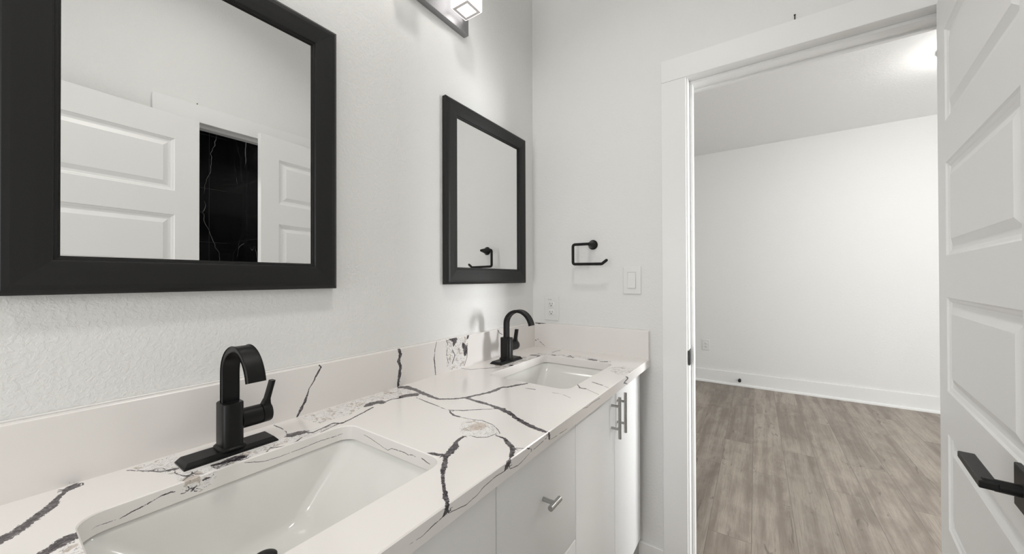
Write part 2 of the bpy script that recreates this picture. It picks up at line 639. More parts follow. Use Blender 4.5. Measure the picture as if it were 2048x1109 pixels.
wy0, wy1, wz0, wz1 = 2.2, 3.7, 0.7, 2.1
S('wall_bedroom_right', boxes((BED_X1, BED_X1 + 0.1, YE, wy0, 0, BCEIL), (BED_X1, BED_X1 + 0.1, wy1, YF, 0, BCEIL),
                              (BED_X1, BED_X1 + 0.1, wy0, wy1, 0, wz0), (BED_X1, BED_X1 + 0.1, wy0, wy1, wz1, BCEIL)), M_WALLF)
S('added_window_1', boxes((BED_X1 + 0.04, BED_X1 + 0.08, wy0, wy0 + 0.05, wz0, wz1), (BED_X1 + 0.04, BED_X1 + 0.08, wy1 - 0.05, wy1, wz0, wz1),
                    (BED_X1 + 0.04, BED_X1 + 0.08, wy0, wy1, wz0, wz0 + 0.05), (BED_X1 + 0.04, BED_X1 + 0.08, wy0, wy1, wz1 - 0.05, wz1)), M_TRIM)  # unseen bedroom window, added to let fill light in toward the doorway
# tiled shower room behind the right wall
TX, TY = 3.0, 1.2335
M_TILEB = tile_mat('black_marble_tile_back', 1, (2.018, 1.559, 1.10, 0.641, 0.182, 2.477), (1.1109, 0.862, 0.613, 0.364, 0.115))
M_TILES = tile_mat('black_marble_tile_side', 0, (2.018, 1.559, 1.10, 0.641, 0.182, 2.477), (2.8164, 2.5678, 2.319, 2.070, 1.821, 1.572))
S('wall_shower_back', boxes((TX, TX + 0.1, -0.3, TY + 0.1, 0, 2.7)), M_TILEB)
S('wall_shower_side', boxes((WX + 0.115, TX, TY, TY + 0.1, 0, 2.7)), M_TILES)
S('wall_shower_near', boxes((WX + 0.115, TX, -0.4, -0.3, 0, 2.7)), M_TILES)
S('ceiling', boxes((WX + 0.115, TX + 0.1, -0.4, TY + 0.1, 2.7, 2.78)), M_CEIL)
S('floor', boxes((WX + 0.001, TX + 0.1, -0.4, TY + 0.1, -0.001, 0.004)), M_TILES)

# end wall door casing, jamb and stops
tr = boxes((0.6117, 0.7002, Y1 - 0.0165, Y1, 0, 2.0154), (0.6117, WX, Y1 - 0.018, Y1, 2.0154, 2.1014), bev=0.0012, seg=1)
trim1 = S('trim_1', tr, M_TRIM, 'white flat casing around the bedroom doorway')
jb = boxes((JX0 - 0.0119, JX0, Y1 - 0.001, YE + 0.001, 0, JZ), (JX1, JX1 + 0.0119, Y1 - 0.001, YE + 0.001, 0, JZ), (JX0 - 0.0119, JX1 + 0.0119, Y1 - 0.001, YE + 0.001, JZ, JZ + 0.0119), bev=0.0008, seg=1)
obj('jamb', jb, M_TRIM, trim1)
sp_ = boxes((JX0, JX0 + 0.011, Y1 + 0.042, Y1 + 0.078, 0, JZ - 0.011), (JX1 - 0.011, JX1, Y1 + 0.042, Y1 + 0.078, 0, JZ - 0.011), (JX0, JX1, Y1 + 0.042, Y1 + 0.078, JZ - 0.011, JZ), bev=0.0015, seg=2)
obj('door_stop_strip', sp_, M_TRIM, trim1)
bm = bmesh.new()
box(bm, JX0, JX0 + 0.0016, Y1 + 0.001, Y1 + 0.036, 0.8955, 0.9585, 0.0006, 1)
tube(bm, [(JX0 + 0.001, Y1 + 0.0, 0.905), (JX0 + 0.001, Y1 - 0.002, 0.925), (JX0 + 0.001, Y1 - 0.002, 0.932), (JX0 + 0.001, Y1 + 0.0, 0.95)], 0.0022, 8)
box(bm, JX0 - 0.004, JX0 + 0.003, Y1 - 0.0035, Y1 + 0.004, 0.899, 0.955, 0.001, 1)
o = obj('strike_plate', bm, M_STEEL, trim1)
o['label'] = 'dark metal strike plate on the white jamb'
# bedroom side casing
obj('casing_board', boxes((0.617, 0.7002, YE, YE + 0.0165, 0, 2.0154), (0.6117, JX1 + 0.1, YE, YE + 0.018, 2.0154, 2.1014), (JX1 + 0.005, JX1 + 0.0935, YE, YE + 0.0165, 0, 2.0154)), M_TRIM, trim1)

# right wall door casing
tr = boxes((WX - 0.0165, WX, 0.4434, RY0 - 0.005, 0, 2.0154), (WX - 0.018, WX, 0.4434, Y1 - 0.02, 2.0154, 2.1014), (WX - 0.0165, WX, RY1 + 0.005, 1.29, 0, 2.0154), bev=0.0012, seg=1)
trim2 = S('trim_2', tr, M_TRIM, 'white casing around the dark tiled doorway seen in the mirror')
obj('jamb', boxes((WX - 0.001, WX + 0.116, RY0 - 0.0119, RY0, 0, JZ), (WX - 0.001, WX + 0.116, RY1, RY1 + 0.0119, 0, JZ), (WX - 0.001, WX + 0.116, RY0 - 0.0119, RY1 + 0.0119, JZ, JZ + 0.0119)), M_TRIM, trim2)
obj('door_stop_strip', boxes((WX + 0.042, WX + 0.078, RY0, RY0 + 0.011, 0, JZ - 0.011), (WX + 0.042, WX + 0.078, RY1 - 0.011, RY1, 0, JZ - 0.011), (WX + 0.042, WX + 0.078, RY0, RY1, JZ - 0.011, JZ)), M_TRIM, trim2)

# baseboards with a shoe moulding
def base_far():
    bm = bmesh.new()
    box(bm, BED_X0, BED_X1, YF - 0.015, YF, 0, 0.150, 0.002, 1)
    pr = [(0.015, 0.0), (0.015, 0.024), (0.022, 0.0225), (0.028, 0.018), (0.0305, 0.010), (0.031, 0.0)]
    rings_loft(bm, [[(BED_X0, YF - a, b) for a, b in pr], [(BED_X1, YF - a, b) for a, b in pr]], True, True)
    return bm


S('baseboard_far', base_far(), M_TRIM)
S('baseboard_end', boxes((0.512, 0.6115, Y1 - 0.015, Y1, 0, 0.150), bev=0.002, seg=1), M_TRIM)
S('baseboard_bedroom_left', boxes((BED_X0, BED_X0 + 0.015, YE, YF - 0.03, 0, 0.15)), M_TRIM)
S('baseboard_bedroom_right', boxes((BED_X1 - 0.015, BED_X1, YE, YF - 0.03, 0, 0.15)), M_TRIM)
S('baseboard_right', boxes((WX - 0.015, WX, YB, 0.443, 0, 0.15)), M_TRIM)
S('baseboard_back', boxes((0.0, WX - 0.016, YB, YB + 0.015, 0, 0.15)), M_TRIM)
S('baseboard_left', boxes((0.0, 0.015, YB + 0.016, -0.09, 0, 0.15)), M_TRIM)

# ------------------------------------------------------------------ five-panel doors
PANELS = [(0.200, 0.452), (0.570, 0.822), (0.935, 1.183), (1.2935, 1.540), (1.6505, 1.8955)]
PROF = [(0.0, 0.0), (0.004, 0.0035), (0.010, 0.0055), (0.013, 0.0075), (0.020, 0.0082), (0.0235, 0.0082), (0.040, 0.0022), (0.0415, 0.0015)]


def door_leaf(L, zb, zt, T):
    """leaf in its own frame: u along x from the hinge, faces at y=0 and y=T"""
    bm = bmesh.new()
    us = [0, 0.092, L - 0.092, L]
    zs = [zb] + [q for p in PANELS for q in p] + [zt]
    for yy, sgn in ((0.0, 1), (T, -1)):
        for i in range(3):
            for j in range(len(zs) - 1):
                u0, u1, z0, z1 = us[i], us[i + 1], zs[j], zs[j + 1]
                if i == 1 and j % 2 == 1:
                    loops = [[(u0 + a, yy + sgn * d, z0 + a), (u1 - a, yy + sgn * d, z0 + a), (u1 - a, yy + sgn * d, z1 - a), (u0 + a, yy + sgn * d, z1 - a)] for a, d in PROF]
                    rings_loft(bm, loops, False, True)
                else:
                    bm.faces.new([bm.verts.new(p) for p in ((u0, yy, z0), (u1, yy, z0), (u1, yy, z1), (u0, yy, z1))])
    for i in range(3):
        for z in (zb, zt):
            bm.faces.new([bm.verts.new(p) for p in ((us[i], 0, z), (us[i + 1], 0, z), (us[i + 1], T, z), (us[i], T, z))])
    for j in range(len(zs) - 1):
        for u in (0, L):
            bm.faces.new([bm.verts.new(p) for p in ((u, 0, zs[j]), (u, 0, zs[j + 1]), (u, T, zs[j + 1]), (u, T, zs[j]))])
    bmesh.ops.remove_doubles(bm, verts=bm.verts[:], dist=1e-5)
    return bm


def lever_set(parent, s, z, y0, sgn, hand):
    """square rose, round neck and flat blade; sgn = outward y, hand = blade direction along x"""
    bm = boxes((s - 0.033, s + 0.033, min(y0, y0 + sgn * 0.008), max(y0, y0 + sgn * 0.008), z - 0.034, z + 0.034), bev=0.0015)
    rose = obj('rose', bm, M_BLACK, parent)
    bm = bmesh.new()
    cyl(bm, (s, y0 + sgn * 0.008, z), (s, y0 + sgn * 0.034, z), 0.0095)
    cyl(bm, (s, y0 + sgn * 0.034, z), (s, y0 + sgn * 0.046, z), 0.0085)
    obj('neck', bm, M_BLACK, parent, smooth=True)
    xa, xb = sorted((s - hand * 0.011, s + hand * 0.125))
    ya, yb = sorted((y0 + sgn * 0.030, y0 + sgn * 0.0515))
    obj('lever', boxes((xa, xb, ya, yb, z - 0.006, z + 0.006), bev=0.002), M_BLACK, parent)


# the open bathroom door on the right: local x runs from the hinge toward the latch
ANG1 = math.radians(7.0)
L1 = 0.705
d1 = S('door_1', door_leaf(L1, 0.012, 2.0135, 0.030), M_DOOR, 'open white five panel door with a black lever at the right')
d1.location = (1.3545, 1.5385, 0)
d1.rotation_euler = (0, 0, -PI / 2 - ANG1)
# outward (bathroom) face of the leaf is local y = 0 .. leaf thickness goes to local +y (toward the wall)
lever_set(d1, L1 - 0.070, 0.905, 0.0, -1, -1)
lever_set(d1, L1 - 0.070, 0.905, 0.030, 1, -1)
for z in (0.25, 1.05, 1.83):
    bm = bmesh.new()
    cyl(bm, (0.004, 0.033, z - 0.045), (0.004, 0.033, z + 0.045), 0.0055, n=12)
    obj('hinge', bm, M_BLACK, d1, smooth=True)
# the second door, folded back against the right wall (seen in the mirror)
d2 = S('door_2', door_leaf(0.66, 0.012, 2.008, 0.028), M_DOOR, 'white panel door folded against the wall, seen in the mirror')
d2.location = (1.349, 0.604, 0)
d2.rotation_euler = (0, 0, -PI / 2 - math.radians(5.6))

# vein centre lines on the slabs: x, y, z, half width (metres)
VEINS = {"top":[[[0.1534,-0.0059,0.905,0.01096],[0.1412,0.0153,0.905,0.01128],[0.1306,0.0292,0.905,0.00791],[0.1118,0.0417,0.905,0.00754],[0.088,0.0574,0.905,0.00707],[0.0554,0.069,0.905,0.00316],[0.0444,0.0758,0.905,0.00355],[0.0329,0.0828,0.905,0.00972],[0.0363,0.0902,0.905,0.00633]],[[0.229,0.0342,0.905,0.00768],[0.2252,0.0438,0.905,0.00763],[0.2189,0.0545,0.905,0.00955],[0.2102,0.0643,0.905,0.01094],[0.211,0.0725,0.905,0.00902]],[[0.0303,0.1441,0.905,0.00109],[0.0682,0.1669,0.905,0.00151],[0.0861,0.1759,0.905,0.00184],[0.0924,0.1893,0.905,0.00342],[0.0941,0.1935,0.905,0.00425],[0.0981,0.1972,0.905,0.00285]],[[0.0682,0.1669,0.905,0.00109],[0.0654,0.175,0.905,0.00121],[0.0725,0.1819,0.905,0.00081],[0.0889,0.1849,0.905,0.00057]],[[0.0997,0.1923,0.905,0.00064],[0.1127,0.1893,0.905,0.00088],[0.1331,0.1936,0.905,0.0011],[0.1436,0.1988,0.905,0.00243],[0.1397,0.2046,0.905,0.00164],[0.131,0.2075,0.905,0.00091]],[[0.1386,0.2049,0.905,0.00141],[0.1502,0.2109,0.905,0.00122],[0.1579,0.2168,0.905,0.00134]],[[0.145,0.1997,0.905,0.00113],[0.1524,0.1918,0.905,0.00093],[0.161,0.1869,0.905,0.00064]],[[0.1312,0.2327,0.905,0.00226],[0.1377,0.2456,0.905,0.00586],[0.1384,0.2607,0.905,0.01174],[0.1394,0.2704,0.905,0.01318],[0.1445,0.2784,0.905,0.00581]],[[0.134,0.2318,0.905,0.00053],[0.1506,0.2348,0.905,0.00135],[0.152,0.2441,0.905,0.0016],[0.1549,0.2523,0.905,0.00114]],[[0.159,0.2345,0.905,0.00133],[0.1669,0.2398,0.905,0.00318],[0.1689,0.2442,0.905,0.00173]],[[0.1675,0.2716,0.905,0.00112],[0.1607,0.2791,0.905,0.00207],[0.1623,0.2905,0.905,0.00232],[0.1717,0.2969,0.905,0.00285],[0.1673,0.3055,0.905,0.00253],[0.1524,0.3148,0.905,0.00167],[0.1475,0.3202,0.905,0.00147]],[[0.1457,0.3218,0.905,0.00177],[0.1568,0.3396,0.905,0.00156],[0.1615,0.3557,0.905,0.00198],[0.1555,0.3681,0.905,0.00184],[0.1453,0.3837,0.905,0.00143]],[[0.1696,0.2708,0.905,0.00159],[0.1738,0.2803,0.905,0.00185],[0.1849,0.2864,0.905,0.00068]],[[0.0266,0.3781,0.905,0.00183],[0.058,0.3792,0.905,0.00136],[0.0873,0.3766,0.905,0.00104],[0.1092,0.37,0.905,0.00193],[0.118,0.3759,0.905,0.01167],[0.1198,0.3924,0.905,0.01118],[0.118,0.3974,0.905,0.00469]],[[0.1234,0.3948,0.905,0.00153],[0.1404,0.4063,0.905,0.00237],[0.1373,0.423,0.905,0.002],[0.1277,0.4602,0.905,0.00316],[0.1457,0.4689,0.905,0.00244],[0.1332,0.5117,0.905,0.00253],[0.1229,0.5426,0.905,0.00253],[0.1108,0.575,0.905,0.00309]],[[0.1539,0.4154,0.905,0.00115],[0.1459,0.4419,0.905,0.0015],[0.1385,0.4817,0.905,0.00161]],[[0.0892,0.5649,0.905,0.0049],[0.0863,0.5904,0.905,0.01619],[0.0904,0.6074,0.905,0.01839],[0.1062,0.6085,0.905,0.00818]],[[0.1028,0.611,0.905,0.00197],[0.099,0.6427,0.905,0.00284],[0.1138,0.668,0.905,0.00357]],[[0.1045,0.6669,0.905,0.008],[0.1073,0.6872,0.905,0.01562],[0.1209,0.7045,0.905,0.01341],[0.1185,0.7139,0.905,0.00454]],[[0.0245,0.7269,0.905,0.01023],[0.041,0.738,0.905,0.01417],[0.087,0.7355,0.905,0.0078],[0.1282,0.7259,0.905,0.00753],[0.179,0.717,0.905,0.00603],[0.2077,0.7158,0.905,0.00544],[0.2399,0.741,0.905,0.00509],[0.2603,0.7675,0.905,0.00567],[0.273,0.8078,0.905,0.00591],[0.2847,0.8378,0.905,0.0066],[0.2868,0.8787,0.905,0.00768],[0.2849,0.9017,0.905,0.00428],[0.2975,0.9102,0.905,0.00523],[0.3112,0.9446,0.905,0.00681],[0.3279,0.9794,0.905,0.00472]],[[0.2626,0.7629,0.905,0.00468],[0.2968,0.7608,0.905,0.0061],[0.3296,0.7589,0.905,0.00636],[0.3634,0.7541,0.905,0.00538],[0.3967,0.748,0.905,0.00865],[0.4272,0.7375,0.905,0.00636],[0.4556,0.7215,0.905,0.00586],[0.4817,0.7097,0.905,0.00682],[0.5043,0.7007,0.905,0.00644],[0.5296,0.6945,0.905,0.00618],[0.5516,0.6912,0.905,0.0059],[0.5631,0.6903,0.905,0.00511]],[[0.1447,0.6887,0.905,0.00127],[0.2031,0.6799,0.905,0.00246],[0.2426,0.6745,0.905,0.00165],[0.2782,0.6678,0.905,0.00122],[0.2901,0.6699,0.905,0.00134],[0.3217,0.687,0.905,0.00279],[0.3471,0.7142,0.905,0.00213],[0.3843,0.7435,0.905,0.00143]],[[0.2924,0.6693,0.905,0.00211],[0.3055,0.6575,0.905,0.00237],[0.3221,0.6507,0.905,0.00314],[0.3418,0.6505,0.905,0.00339]],[[0.3418,0.6505,0.905,0.00104],[0.371,0.6532,0.905,0.00109],[0.4022,0.6633,0.905,0.00126],[0.4357,0.6578,0.905,0.00108],[0.4625,0.6427,0.905,0.00093],[0.4783,0.6285,0.905,0.00092]],[[0.4221,0.5741,0.905,0.00098],[0.4319,0.5851,0.905,0.00118],[0.4512,0.5865,0.905,0.00138],[0.467,0.6,0.905,0.00137],[0.4722,0.6243,0.905,0.00102]],[[0.4228,0.573,0.905,0.00361],[0.4286,0.5459,0.905,0.00472],[0.4407,0.5302,0.905,0.00792],[0.4495,0.5085,0.905,0.00692],[0.455,0.491,0.905,0.00587],[0.4681,0.4752,0.905,0.00425],[0.4825,0.4565,0.905,0.00568],[0.4958,0.4432,0.905,0.00275],[0.5121,0.4259,0.905,0.00277],[0.526,0.4157,0.905,0.00292],[0.5416,0.4014,0.905,0.00416],[0.5576,0.392,0.905,0.00375],[0.5621,0.3864,0.905,0.00332]],[[0.4509,0.4951,0.905,0.00527],[0.4285,0.4847,0.905,0.00502],[0.4145,0.4752,0.905,0.00575],[0.4119,0.4665,0.905,0.00723],[0.4088,0.4644,0.905,0.00389]],[[0.4781,0.6164,0.905,0.00192],[0.5005,0.6141,0.905,0.00352],[0.5181,0.601,0.905,0.00561],[0.5366,0.5899,0.905,0.00528],[0.5471,0.5746,0.905,0.00482],[0.5586,0.552,0.905,0.00427]],[[0.5422,0.5911,0.905,0.00125],[0.5578,0.5992,0.905,0.00125]],[[0.1137,1.3544,0.905,0.01164],[0.1499,1.3611,0.905,0.00581],[0.1651,1.306,0.905,0.00546]],[[0.1906,1.3981,0.905,0.01856],[0.2025,1.3986,0.905,0.01391]],[[0.3566,1.4165,0.905,0.02057],[0.3721,1.4102,0.905,0.02809],[0.3822,1.4115,0.905,0.02232]],[[0.389,1.4051,0.905,0.00085],[0.4194,1.3429,0.905,0.00113],[0.4424,1.3293,0.905,0.00313],[0.4458,1.3905,0.905,0.00148]],[[0.4088,1.3969,0.905,0.00895],[0.4213,1.4021,0.905,0.00523],[0.4319,1.4123,0.905,0.00739]],[[0.4563,1.0655,0.905,0.00139],[0.4852,1.027,0.905,0.00253],[0.502,1.0291,0.905,0.00443]],[[0.491,1.1069,0.905,0.00259],[0.533,1.0896,0.905,0.00292]],[[0.533,1.0896,0.905,0.00107],[0.5586,1.0732,0.905,0.00104]],[[0.502,1.0291,0.905,0.00099],[0.5565,0.9973,0.905,0.00094]],[[0.3492,0.9326,0.905,0.00188],[0.3818,0.9383,0.905,0.00278]],[[0.4369,0.939,0.905,0.0011],[0.4672,0.9427,0.905,0.00111],[0.5036,0.925,0.905,0.00073]],[[0.1499,1.1388,0.905,0.00659],[0.1487,1.1574,0.905,0.00754]],[[0.0173,1.0082,0.905,0.00219],[0.066,1.0138,0.905,0.00323],[0.0771,1.0391,0.905,0.00256],[0.1052,1.0669,0.905,0.00297],[0.13,1.1019,0.905,0.00368]],[[0.1642,1.4473,0.905,0.00214],[0.1633,1.4874,0.905,0.0027],[0.1724,1.5144,0.905,0.00342]],[[0.2587,1.3856,0.905,0.00163],[0.2588,1.4335,0.905,0.00385],[0.2981,1.3889,0.905,0.00119]]],"front":[[[0.5597,0.6953,0.9014,0.00448],[0.5597,0.6975,0.8936,0.00403],[0.5597,0.6986,0.8867,0.00209]],[[0.5597,0.5488,0.9039,0.00636],[0.5597,0.5392,0.8979,0.00644],[0.5597,0.533,0.8925,0.00247]],[[0.5597,0.3893,0.9049,0.0047],[0.5597,0.3862,0.897,0.00508],[0.5597,0.3791,0.8928,0.00172]],[[0.5597,0.5998,0.9062,0.00107],[0.5597,0.6183,0.8982,0.00145],[0.5597,0.6259,0.8922,0.00148]],[[0.5597,0.6259,0.8917,0.00073],[0.5597,0.5943,0.8856,0.0007],[0.5597,0.5751,0.8828,0.00068],[0.5597,0.5487,0.8879,0.00077]],[[0.5597,0.6317,0.891,0.00067],[0.5597,0.6875,0.895,0.00071]],[[0.5597,0.7031,0.8846,0.00052],[0.5597,0.7473,0.8827,0.00068],[0.5597,0.787,0.8805,0.00042]],[[0.5597,0.533,0.8907,0.00072],[0.5597,0.5048,0.8935,0.00075],[0.5597,0.4732,0.8907,0.00069],[0.5597,0.4565,0.886,0.00056],[0.5597,0.4292,0.8834,0.00064],[0.5597,0.3924,0.8908,0.00063]],[[0.5597,0.3781,0.8919,0.00067],[0.5597,0.3588,0.8898,0.00076],[0.5597,0.3406,0.8864,0.00043],[0.5597,0.3177,0.888,0.00039]],[[0.5597,0.8744,0.902,0.00039],[0.5597,0.9068,0.8965,0.00061],[0.5597,0.9411,0.8987,0.00067],[0.5597,0.9965,0.8959,0.00049]],[[0.5597,1.2251,0.9094,0.00099],[0.5597,1.2579,0.8936,0.00279],[0.5597,1.214,0.8885,0.00221],[0.5597,1.2689,0.8687,0.0007]]],"bs":[[[0.02,0.4834,1.0194,0.00159],[0.02,0.4885,1.0133,0.00199],[0.02,0.4772,0.9956,0.00204],[0.02,0.468,0.9778,0.00136],[0.02,0.4583,0.9653,0.0008],[0.02,0.4548,0.9515,0.00231],[0.02,0.4489,0.9364,0.00288],[0.02,0.4408,0.9219,0.00357],[0.02,0.4297,0.9044,0.00158]],[[0.02,0.7269,1.026,0.0047],[0.02,0.7344,1.0033,0.00545],[0.02,0.7268,0.9839,0.00502],[0.02,0.7343,0.964,0.00535],[0.02,0.7305,0.9402,0.0052],[0.02,0.7248,0.9078,0.00422]],[[0.02,0.8875,1.0263,0.00095],[0.02,0.8782,0.9956,0.00118],[0.02,0.8742,0.9624,0.00229],[0.02,0.878,0.9352,0.00224],[0.02,0.8803,0.9075,0.00158]],[[0.02,0.9482,1.0244,0.00527],[0.02,0.9738,1.0155,0.00889],[0.02,0.9843,1.0159,0.00752]],[[0.02,0.9738,1.0101,0.00791],[0.02,0.9685,0.9946,0.00526]],[[0.02,1.0192,0.9943,0.00707],[0.02,1.0331,0.9707,0.01188],[0.02,1.0296,0.9497,0.00567]],[[0.02,1.0522,1.0274,0.00626],[0.02,1.0445,1.0114,0.0051]],[[0.02,0.9307,1.0233,0.00177],[0.02,0.9406,1.0024,0.00124],[0.02,0.933,0.9682,0.00123],[0.02,0.9429,0.9346,0.00116]],[[0.02,1.0444,0.9868,0.00114],[0.02,1.0414,0.9401,0.00145],[0.02,1.0245,0.9095,0.00142]],[[0.02,0.9633,0.981,0.00112],[0.02,0.9762,0.9572,0.0021],[0.02,0.9606,0.9312,0.00157]],[[0.02,1.2307,1.0282,0.00146],[0.02,1.2447,1.0076,0.00177],[0.02,1.2699,0.9959,0.00112]],[[0.02,0.0803,0.9084,0.00041],[0.02,0.0839,0.908,0.00079],[0.02,0.0881,0.9065,0.00038]]],"side":[[[0.0255,1.5372,1.0222,0.00491],[0.0509,1.5372,1.0219,0.00558],[0.0786,1.5372,1.0237,0.00384],[0.1004,1.5372,1.0237,0.00215],[0.1378,1.5372,1.0252,0.00188]],[[0.0238,1.5372,0.9365,0.0021],[0.0308,1.5372,0.9335,0.00131]],[[0.0365,1.5372,0.9413,0.0017],[0.0421,1.5372,0.9418,0.00169]],[[0.0477,1.5372,0.9327,0.00108],[0.0754,1.5372,0.9136,0.00134]]],"hole":[[[0.159,0.079,0.8835,0.00037],[0.159,0.0877,0.8842,0.00045],[0.159,0.1018,0.8847,0.00053],[0.159,0.1177,0.8833,0.00072],[0.159,0.1285,0.8864,0.00091],[0.159,0.143,0.8887,0.00093],[0.159,0.161,0.8947,0.00061],[0.159,0.1734,0.8951,0.00133],[0.159,0.18,0.8931,0.00062]],[[0.159,0.1843,0.8869,0.00074],[0.159,0.195,0.8851,0.00049],[0.159,0.2066,0.8815,0.00089]],[[0.159,0.1912,0.8877,0.0004],[0.159,0.204,0.884,0.0004]],[[0.159,0.1943,0.896,0.00051],[0.159,0.1962,0.8902,0.00095],[0.159,0.2014,0.8869,0.00124],[0.159,0.2066,0.8903,0.00075]],[[0.159,0.2138,0.8953,0.00122],[0.159,0.2199,0.8968,0.00239],[0.159,0.2254,0.8961,0.0007]],[[0.159,0.2746,0.9005,0.00052],[0.159,0.3054,0.8896,0.00056],[0.159,0.3314,0.8876,0.00052],[0.159,0.3766,0.8878,0.00055],[0.159,0.4127,0.8894,0.00057],[0.159,0.4448,0.8871,0.0007],[0.159,0.4634,0.8879,0.00073]],[[0.2151,0.479,0.8929,0.0005],[0.2406,0.479,0.8908,0.00064],[0.2831,0.479,0.8829,0.0005],[0.2998,0.479,0.8807,0.00052],[0.3118,0.479,0.8875,0.00061],[0.3524,0.479,0.8902,0.00075],[0.3629,0.479,0.888,0.00072],[0.3762,0.479,0.8916,0.0007],[0.3863,0.479,0.8901,0.00067]],[[0.4019,0.479,0.8925,0.00106],[0.4143,0.479,0.8893,0.0008],[0.4266,0.479,0.8871,0.00066]]],"rtop":[[[0.0311,0.1458],[0.0276,0.1879],[0.0214,0.2115],[0.0667,0.2011],[0.1113,0.1864],[0.087,0.1758]],[[0.107,0.1874],[0.1263,0.2004],[0.1264,0.3443],[0.1234,0.3886],[0.1246,0.4308],[0.1501,0.4067],[0.1445,0.3403],[0.1575,0.2605],[0.1779,0.2054],[0.173,0.1846]],[[0.2275,0.0593],[0.2312,0.0722],[0.2682,0.0731],[0.2766,0.0638],[0.2572,0.0506]],[[0.0267,0.4322],[0.0232,0.726],[0.1125,0.7154],[0.1138,0.668],[0.0806,0.6303],[0.0858,0.5671],[0.1091,0.511],[0.1048,0.4413]],[[0.3687,0.6247],[0.369,0.6556],[0.4003,0.6656],[0.4438,0.6564],[0.4745,0.632],[0.4687,0.6012],[0.4453,0.5854],[0.4085,0.5813]],[[0.0785,1.1455],[0.1019,1.293],[0.1196,1.4177],[0.2986,1.4478],[0.434,1.4351],[0.4551,1.3866],[0.4067,1.3444],[0.2065,1.3509],[0.1663,1.2567],[0.1471,1.0336]],[[0.4638,1.2975],[0.5049,1.371],[0.5666,1.3484],[0.5405,1.2322]]],"rbs":[[[0.9282,1.0259],[1.0551,1.0275],[1.0386,0.9623],[1.0217,0.9063],[0.9478,0.9105],[0.9329,0.9312]]],"rhole":[[[0.1874,0.9074],[0.2052,0.9068],[0.2352,0.9004],[0.2275,0.8857],[0.2092,0.8773],[0.1899,0.8883]]]}

# ------------------------------------------------------------------ vanity: three cabinet units
VX = 0.530            # front face of doors
ZB, ZT = 0.185, CB - 0.001


def carcass(parent, y0, y1):
    p = 0.016
    bm = boxes((0.002, 0.4559, y0, y0 + p, 0.0, 0.175), (0.002, 0.511, y0, y0 + p, 0.175, ZT), (0.002, 0.4559, y1 - p, y1, 0.0, 0.175), (0.002, 0.511, y1 - p, y1, 0.175, ZT), (0.002, 0.008, y0 + p, y1 - p, 0.0, ZT),
               (0.008, 0.511, y0 + p, y1 - p, 0.175, 0.191), (0.44, 0.456, y0 + p, y1 - p, 0.0, 0.175))
    return obj('carcass', bm, M_CAB, parent)


def slab_door(name, parent, y0, y1, z0, z1):
    g = 0.0014
    return obj(name, boxes((0.512, VX, y0 + g, y1 - g, z0, z1), bev=0.0022, seg=3), M_CAB, parent, smooth=True, angle=50)


def bar_pull(parent, y, zc):
    bm = bmesh.new()
    cyl(bm, (0.5575, y, zc - 0.0667), (0.5575, y, zc + 0.0667), 0.0052, n=20)
    for dz in (-0.0367, 0.0367):
        cyl(bm, (VX - 0.0005, y, zc + dz), (0.5575, y, zc + dz), 0.0042, n=16)
    bmesh.ops.bevel(bm, geom=[e for e in bm.edges if len(e.link_faces) == 2 and e.calc_face_angle(0) > 1.0], offset=0.0006, segments=1, affect='EDGES')
    o = obj('bar_pull', bm, M_CHROME, parent, smooth=True)
    o['label'] = 'brushed metal bar pull'
    return o


def t_knob(parent, y, z):
    bm = bmesh.new()
    cyl(bm, (0.5605, y - 0.0225, z), (0.5605, y + 0.0225, z), 0.0062, n=20)
    cyl(bm, (VX - 0.0005, y, z), (0.5605, y, z), 0.0050, n=16)
    bmesh.ops.bevel(bm, geom=[e for e in bm.edges if len(e.link_faces) == 2 and e.calc_face_angle(0) > 1.0], offset=0.0006, segments=1, affect='EDGES')
    o = obj('knob', bm, M_CHROME, parent, smooth=True)
    o['label'] = 'brushed metal T-shaped knob'
    return o


def sink_cabinet(label, y0, y1):
    r = thing('vanity_cabinet', label, 'cabinet', (0, 0, 0), 0, 'two-door vanity cabinets')
    carcass(r, y0, y1)
    ym = (y0 + y1) / 2
    for a, b, py in ((y0, ym, ym - 0.030), (ym, y1, ym + 0.030)):
        d = slab_door('door', r, a, b, ZB, ZT - 0.003)
        bar_pull(d, py, 0.782)
    return r


sink_cabinet('white two-door sink cabinet at the near end of the vanity, under the large basin', -0.066, 0.547)
sink_cabinet('white two-door vanity cabinet with paired bar pulls, next to the bedroom doorway', 0.897, 1.513)
r = thing('drawer_cabinet', 'white drawer cabinet with a T-shaped knob, between the two sink cabinets', 'cabinet', (0, 0, 0))
carcass(r, 0.5475, 0.8965)
for z0, z1, kz in ((0.5465, ZT - 0.003, 0.737), (0.367, 0.5435, 0.455), (ZB, 0.364, 0.275)):
    d = slab_door('drawer', r, 0.547, 0.897, z0, z1)
    t_knob(d, 0.722, kz)
    obj('drawer_box', boxes((0.03, 0.511, 0.57, 0.874, z0 + 0.02, z0 + 0.09)), M_CABIN, d)

# ------------------------------------------------------------------ countertop slab with two sink openings
SINKS = [(0.311, 0.2765), (0.311, 1.190)]
HX, HY, HR = 0.152, 0.2025, 0.032
EB = 0.0018


def inside_rr(P, cx, cy, hx, hy, r):
    dx = np.maximum(np.abs(P[:, 0] - cx) - (hx - r), 0)
    dy = np.maximum(np.abs(P[:, 1] - cy) - (hy - r), 0)
    return np.sqrt(dx * dx + dy * dy) - r   # valid near and outside the corner region; <0 inside


